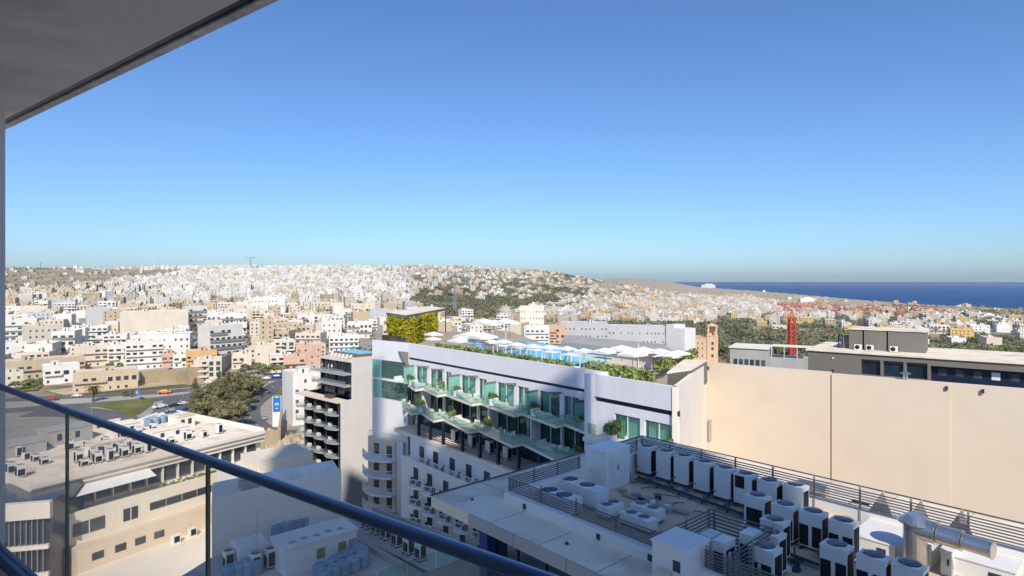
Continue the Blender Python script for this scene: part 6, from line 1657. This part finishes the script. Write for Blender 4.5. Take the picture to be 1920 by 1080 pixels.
# valley woods: single trees near, one mass beyond
WOODS = [[(760,548),(800,533),(1010,530),(1110,540),(1110,560),(1010,590),(900,600),(800,585)], [(1110,606),(1330,606),(1330,632),(1120,622)], [(1330,600),(1480,606),(1600,620),(1600,668),(1330,668)], [(1600,640),(1960,640),(1960,678),(1600,678)], [(1820,600),(1960,598),(1960,622),(1830,612)]]
cand_t = []
for W in WOODS:
    x0, x1 = min(p[0] for p in W), max(p[0] for p in W)
    Ys = [gd((x0+x1)/2, p[1]) for p in W]; Y0, Y1 = min(Ys), max(Ys)
    tries = int((x1-x0)/F*(Y1+Y0)/2*(Y1-Y0)/42)
    for _ in range(min(tries, 9000)):
        Y = rg.uniform(Y0*.95, Y1*1.05); px = rg.uniform(x0, x1); X = (px-CX)/F*Y; z = T(X, Y); py = CY-z*F/Y
        if not pin(px, py, W) or mn.noise(Vector((X/40, Y/60, 11))) < -.12: continue
        if any((X-c[1])**2+(Y-c[0])**2 < 60 for c in vis[:0]): continue
        cand_t.append((Y, X, px, py))
hs = {}
for o in list(sc.objects):
    if o.get('category') in ('house','villa','apartment block','building'): hs.setdefault((int(o.location.x//20), int(o.location.y//20)), []).append((o.location.x, o.location.y))
def clear(X, Y, r_=9):
    for i in (-1,0,1):
        for j in (-1,0,1):
            for a, b_ in hs.get((int(X//20)+i, int(Y//20)+j), ()):
                if (a-X)**2+(b_-Y)**2 < r_*r_: return False
    return True
cand_t = [c for c in cand_t if clear(c[1], c[0])]
cand_t.sort()
def hidden(px, Y): return (700 < px < 1295 and Y < 620) or (px >= 1295 and px < 1360 and Y < 430) or (px >= 1500 and Y < 430)
ct = [c for c in cand_t if not hidden(c[2], c[0])]
near_t = ct[:230]; zt2 = {}
for Y, X, px, py in near_t:
    zn = 'behind the church tower' if px < 1400 else 'around the red crane mast' if px < 1530 else 'behind the dark roof block' if px < 1740 else 'at the right edge' 
    zt2.setdefault(zn, []).append((Y, px, X))
for zn, L in zt2.items():
    L.sort(); per = 14
    for r_ in range(0, len(L), per):
        for i, (Y, px, X) in enumerate(sorted(L[r_:r_+per], key=lambda a: a[1])):
            tree('pine', X, Y, rg.uniform(.7,1.35), rg, 'bushy valley pine '+zn+', '+ORD[i]+' from left in '+(ORD[r_//per] if r_ else 'nearest')+' row', 'pines in the valley')
b = MB(); r2g = random.Random(9)
def clump(X, Y, s_, n, size):
    z = T(X, Y); b.blob(X, Y, z+s_*.55, s_, s_, s_*.8, n, size, 0, r2g)
for Y, X, px, py in ct[230:]:
    clump(X, Y, r2g.uniform(2.6,4.6), 16 if Y < 1200 else 8, 1.3 if Y < 1200 else 2.0)
print('TREES', len(ct))
# scrub and garden trees scattered over hills and town
for _ in range(26000):
    Y = 420*math.exp(r2g.random()*2.15); px = r2g.uniform(-30, 1960); X = (px-CX)/F*Y; z = T(X, Y)
    if z < SEA+3: continue
    py = CY-z*F/Y
    if py > 700 or hidden(px, Y): continue
    intown = pin(px, py, TOWN)
    nz_ = mn.noise(Vector((X/60, Y/110, 21)))
    if intown and r2g.random() > .20: continue
    if not intown and (nz_ < -.05 or r2g.random() > (.75 if px > 700 else .28)): continue
    if px > 1200 and py < 574 and r2g.random() > .06: continue
    s_ = r2g.uniform(1.6, 3.6)*(1 if Y < 1200 else 1.4)
    if Y < 900: clump(X, Y, s_, 14, 1.0)
    elif Y < 1800: clump(X, Y, s_, 7, 1.6)
    else: clump(X, Y, s_, 4, 2.6)
o = b.build('scrub', M['scrub']); o['kind'] = 'stuff'; o['label'] = 'scattered dusty green scrub and woods over the far slopes'
# ------------------------------------------------------------------ church
Cf = Fr(gp(1300, 683), math.degrees(math.atan2(-(1320-CX), F))+4); dC = Cf.o.y
t = thing('church', 'reddish stone church front with a square open bell tower', 'church', Cf.o, Cf.a)
k_ = dC/F; wB = 24*k_; top = (683-634)*k_; tw = 20*k_; ttop = (683-616)*k_
MB().box(0, wB, 0, 18, -6, top).build('nave', M['church_stone'], t)
MB().box(-.3, wB+.05, -.3, 18, top, top+.5).build('cornice', M['church_stone'], t)
MB().box(wB+.06, wB+tw, -.8, tw-.8, -6, top+1.2).build('tower_wall', M['church_stone'], t)
MB().box(wB-.2, wB+tw+.25, -1.05, tw-.5, top+1.2, top+1.8).build('cornice', M['church_stone'], t)
x0, x1 = wB+.5, wB+tw-.5
for x in (x0, x1-1.1):
    for y in (-.4, tw-2.3): MB().box(x, x+1.1, y, y+1.1, top+1.8, ttop+1.5).build('belfry_pier', M['church_stone'], t)
MB().box(x0+1.2, x1-1.2, tw-2.4, tw-2.2, top+1.8, ttop+1.5).build('back_wall', M['church_stone'], t)
MB().box(x0-.3, x1+.3, -.7, tw-.9, ttop+1.5, ttop+2.1).build('cornice', M['church_stone'], t)
b = MB(); cxm = (x0+x1)/2; cym = tw/2-.8; r_ = (x1-x0)/2
for (a, e) in (((x0,-.4),(x1,-.4)),((x1,-.4),(x1,tw-1.2)),((x1,tw-1.2),(x0,tw-1.2)),((x0,tw-1.2),(x0,-.4))): b.tri((*a, ttop+2.1),(*e, ttop+2.1),(cxm,cym,ttop+3.6))
b.build('roof', M['church_stone'], t)
for zz in (top*.28, top*.55, top*.75):
    for x in (wB*.35, wB*.68): MB().box(x-.35, x+.35, -.06, -.003, zz, zz+1.6).build('window', M['window_glass'], t)
    MB().box(wB+tw*.4, wB+tw*.6, -.87, -.803, zz, zz+2.0).build('window', M['window_glass'], t)
# ------------------------------------------------------------------ cranes and masts
def lattice(b, x, y, z0, z1, w_, step, th):
    for sx in (-1,1):
        for sy in (-1,1): b.bar((x+sx*w_/2,y+sy*w_/2,z0),(x+sx*w_/2,y+sy*w_/2,z1),th,th)
    z = z0; k = 0
    while z < z1-step*.5:
        z2 = min(z1, z+step)
        for a, c in (((-1,-1),(1,-1)),((1,-1),(1,1)),((1,1),(-1,1)),((-1,1),(-1,-1))):
            if k % 2: a, c = c, a
            b.bar((x+a[0]*w_/2,y+a[1]*w_/2,z),(x+c[0]*w_/2,y+c[1]*w_/2,z2),th*.6,th*.6); b.bar((x+a[0]*w_/2,y+a[1]*w_/2,z2),(x+c[0]*w_/2,y+c[1]*w_/2,z2),th*.6,th*.6)
        z = z2; k += 1
d = 255.; X = (1485-CX)/F*d; zt_ = zd(596, d)
t = thing('red_crane_mast', 'bright red lattice crane mast rising behind the grey rooftops', 'crane', (X, d, 0))
b = MB(); lattice(b, 0, 0, -58, zt_, 2.1, 1.8, .34); b.build('mast', M['red_paint'], t, kind='stuff')
b = MB(); b.bar((-.8,0,zt_),(0,0,zt_+3.4),.3,.3); b.bar((.8,0,zt_),(0,0,zt_+3.4),.3,.3); b.bar((-1.7,0,zt_+.2),(1.7,0,zt_+.2),.8,.5); b.build('mast_head', M['red_paint'], t)
X, d, z0 = gp(853, 590); zt_ = zd(512, d)
t = thing('tower_crane', 'tall grey tower crane standing over the wooded slope', 'crane', (X, d, 0))
b = MB(); lattice(b, 0, 0, z0-1, zt_, 3.0, 4, .55); b.build('mast', M['crane_grey'], t, kind='stuff')
b = MB(); b.bar((-9,0,zt_+1),(30,-30,zt_+1.5),.9,1.0); b.bar((0,0,zt_),(0,0,zt_+7),.9,.9); b.bar((0,0,zt_+7),(20,-20,zt_+1.6),.25,.25); b.bar((0,0,zt_+7),(-9,0,zt_+1),.25,.25); b.build('jib', M['crane_grey'], t)
d = 2800.; X = (470-CX)/F*d; z0 = T(X, d); zt_ = zd(484, d)
t = thing('tower_crane', 'tiny distant crane on the skyline at left', 'crane', (X, d, 0))
b = MB(); b.bar((0,0,z0),(0,0,zt_+4),2.5,2.5); b.build('mast', M['crane_grey'], t); b = MB(); b.bar((-25,0,zt_),(30,0,zt_+6),2,2); b.build('jib', M['crane_grey'], t)
for i, (px, yt) in enumerate(((76,492),(107,498),(298,493),(663,497))):
    d = 2900.; X = (px-CX)/F*d; z0 = T(X, d)
    tag(MB().bar((0,0,z0-3),(0,0,zd(yt, d)),2.0,2.0).build('antenna_mast', M['crane_grey'], None, (X, d, 0)), 'thin antenna mast on the left skyline, '+ORD[i]+' from the left', 'mast')
# far ridge trees
b = MB()
for (xa, xb, n) in ((12,140,26),(240,300,16),(470,620,60),(820,900,20),(1000,1085,40),(1085,1120,10)):
    for k in range(n):
        px = xa+(xb-xa)*k/n+rg.uniform(-2,2); d = 2920+rg.uniform(-60,60); X = (px-CX)/F*d; b.blob(X, d, T(X, d)+3, 7, 7, 4, 12, 3, 0, rg)
o = b.build('ridge_trees', M['scrub']); o['kind'] = 'stuff'; o['label'] = 'line of dark trees along the ridge'
# white buildings at the coast
for i, (px, py, w_, h_, lab) in enumerate(((1512,566,26,6,'big white block on the coastal plain'),(1328,540,26,6,'far white complex near the shore'),(1432,548,5,3,'little white tower on the coastal flats'),(1703,583,12,5,'white house on the coastal strip'),(1850,594,16,5,'low white hall near the right shore'))):
    d = gd(px, py); X = (px-CX)/F*d; z = T(X, d); k = d/F
    o = MB().box(-w_*k/2, w_*k/2, -8, 8, -4, h_*k).box(-w_*k/4, w_*k/3, -5, 5, h_*k, h_*k*1.35).build('coastal_block', HM['white'], None, (X, d, z)); tag(o, lab, 'building')
# ------------------------------------------------------------------ the air
b = MB(); b.box(-9000, 12000, -800, 15500, -86.5, 170)
hm = bpy.data.materials.new('air'); hm.use_nodes = True; n = hm.node_tree.nodes; n.clear()
v = n.new('ShaderNodeVolumePrincipled'); v.inputs['Color'].default_value = (.82,.91,1,1); v.inputs['Density'].default_value = 4.2e-5; v.inputs['Anisotropy'].default_value = .2
o_ = n.new('ShaderNodeOutputMaterial'); hm.node_tree.links.new(v.outputs[0], o_.inputs['Volume'])
hz_ = b.build('haze', hm); hz_['kind'] = 'stuff'; hz_['label'] = 'thin warm-weather haze over the town'
# ------------------------------------------------------------------ the few people on the black block's terrace
def person(name_label, p, rot, top, legs, sit=False):
    bm_v = []; rad = []
    J = [((0,0,.92),.13),((0,0,1.15),.12),((0,0,1.38),.15),((0,0,1.50),.055),((0,.01,1.62),.09),((0,.01,1.72),.085)]
    ed = [(0,1),(1,2),(2,3),(3,4),(4,5)]; V_ = [j[0] for j in J]; r_ = [j[1] for j in J]
    def chain(root, pts):
        a = root
        for q, rr in pts: V_.append(q); r_.append(rr); ed.append((a, len(V_)-1)); a = len(V_)-1
    for s_ in (-1, 1):
        chain(0, [((s_*.10,0,.86),.10),((s_*.11,-.03,.48),.065),((s_*.11,.03,.08),.045),((s_*.11,-.10,.03),.035)])
        chain(2, [((s_*.19,0,1.42),.06),((s_*.25,-.03,1.15),.042),((s_*.22,-.18,.95),.032),((s_*.21,-.24,.90),.03)])
    me = bpy.data.meshes.new('person'); me.from_pydata(V_, ed, []); o = bpy.data.objects.new('person', me); sc.collection.objects.link(o)
    m = o.modifiers.new('Skin', 'SKIN')
    for i, v in enumerate(me.skin_vertices[0].data): v.radius = (r_[i], r_[i]); v.use_root = (i == 0)
    o.modifiers.new('Subdivision', 'SUBSURF').levels = 1
    dg = bpy.context.evaluated_depsgraph_get(); m2 = bpy.data.meshes.new_from_object(o.evaluated_get(dg)); o.modifiers.clear(); o.data = m2
    m2.materials.clear(); skin = pbr('skin', (.45,.28,.20), .6)
    for mm in (pbr('shirt', top, .8), pbr('trousers', legs, .8), skin, pbr('hair', (.04,.03,.02), .8)): m2.materials.append(mm)
    for f in m2.polygons:
        c = f.center; f.material_index = 3 if c.z > 1.68 else (2 if c.z > 1.49 or (abs(c.x) > .17 and c.z < 1.12 and c.z > .8) or c.z < .06 else (0 if c.z > .95 else 1)); f.use_smooth = True
    o.location = p; o.rotation_euler = (0,0,rot); tag(o, name_label, 'person')
for i, (px, lab, a, b_) in enumerate(((604,'person in a white top standing left on the black block terrace',(.7,.7,.7),(.05,.06,.1)),(610,'person in dark clothes standing second on the black block terrace',(.03,.03,.05),(.03,.03,.03)),(616,'person in pale pink standing third on the black block terrace',(.6,.42,.40),(.4,.4,.4)),(622,'person in white standing nearest the windows on the black block terrace',(.75,.75,.72),(.1,.1,.12)))):
    y = 1.8; x = K.fx(px, y); person(lab, K.w(x, y, -20.15), rng.uniform(0, 6), a, b_)
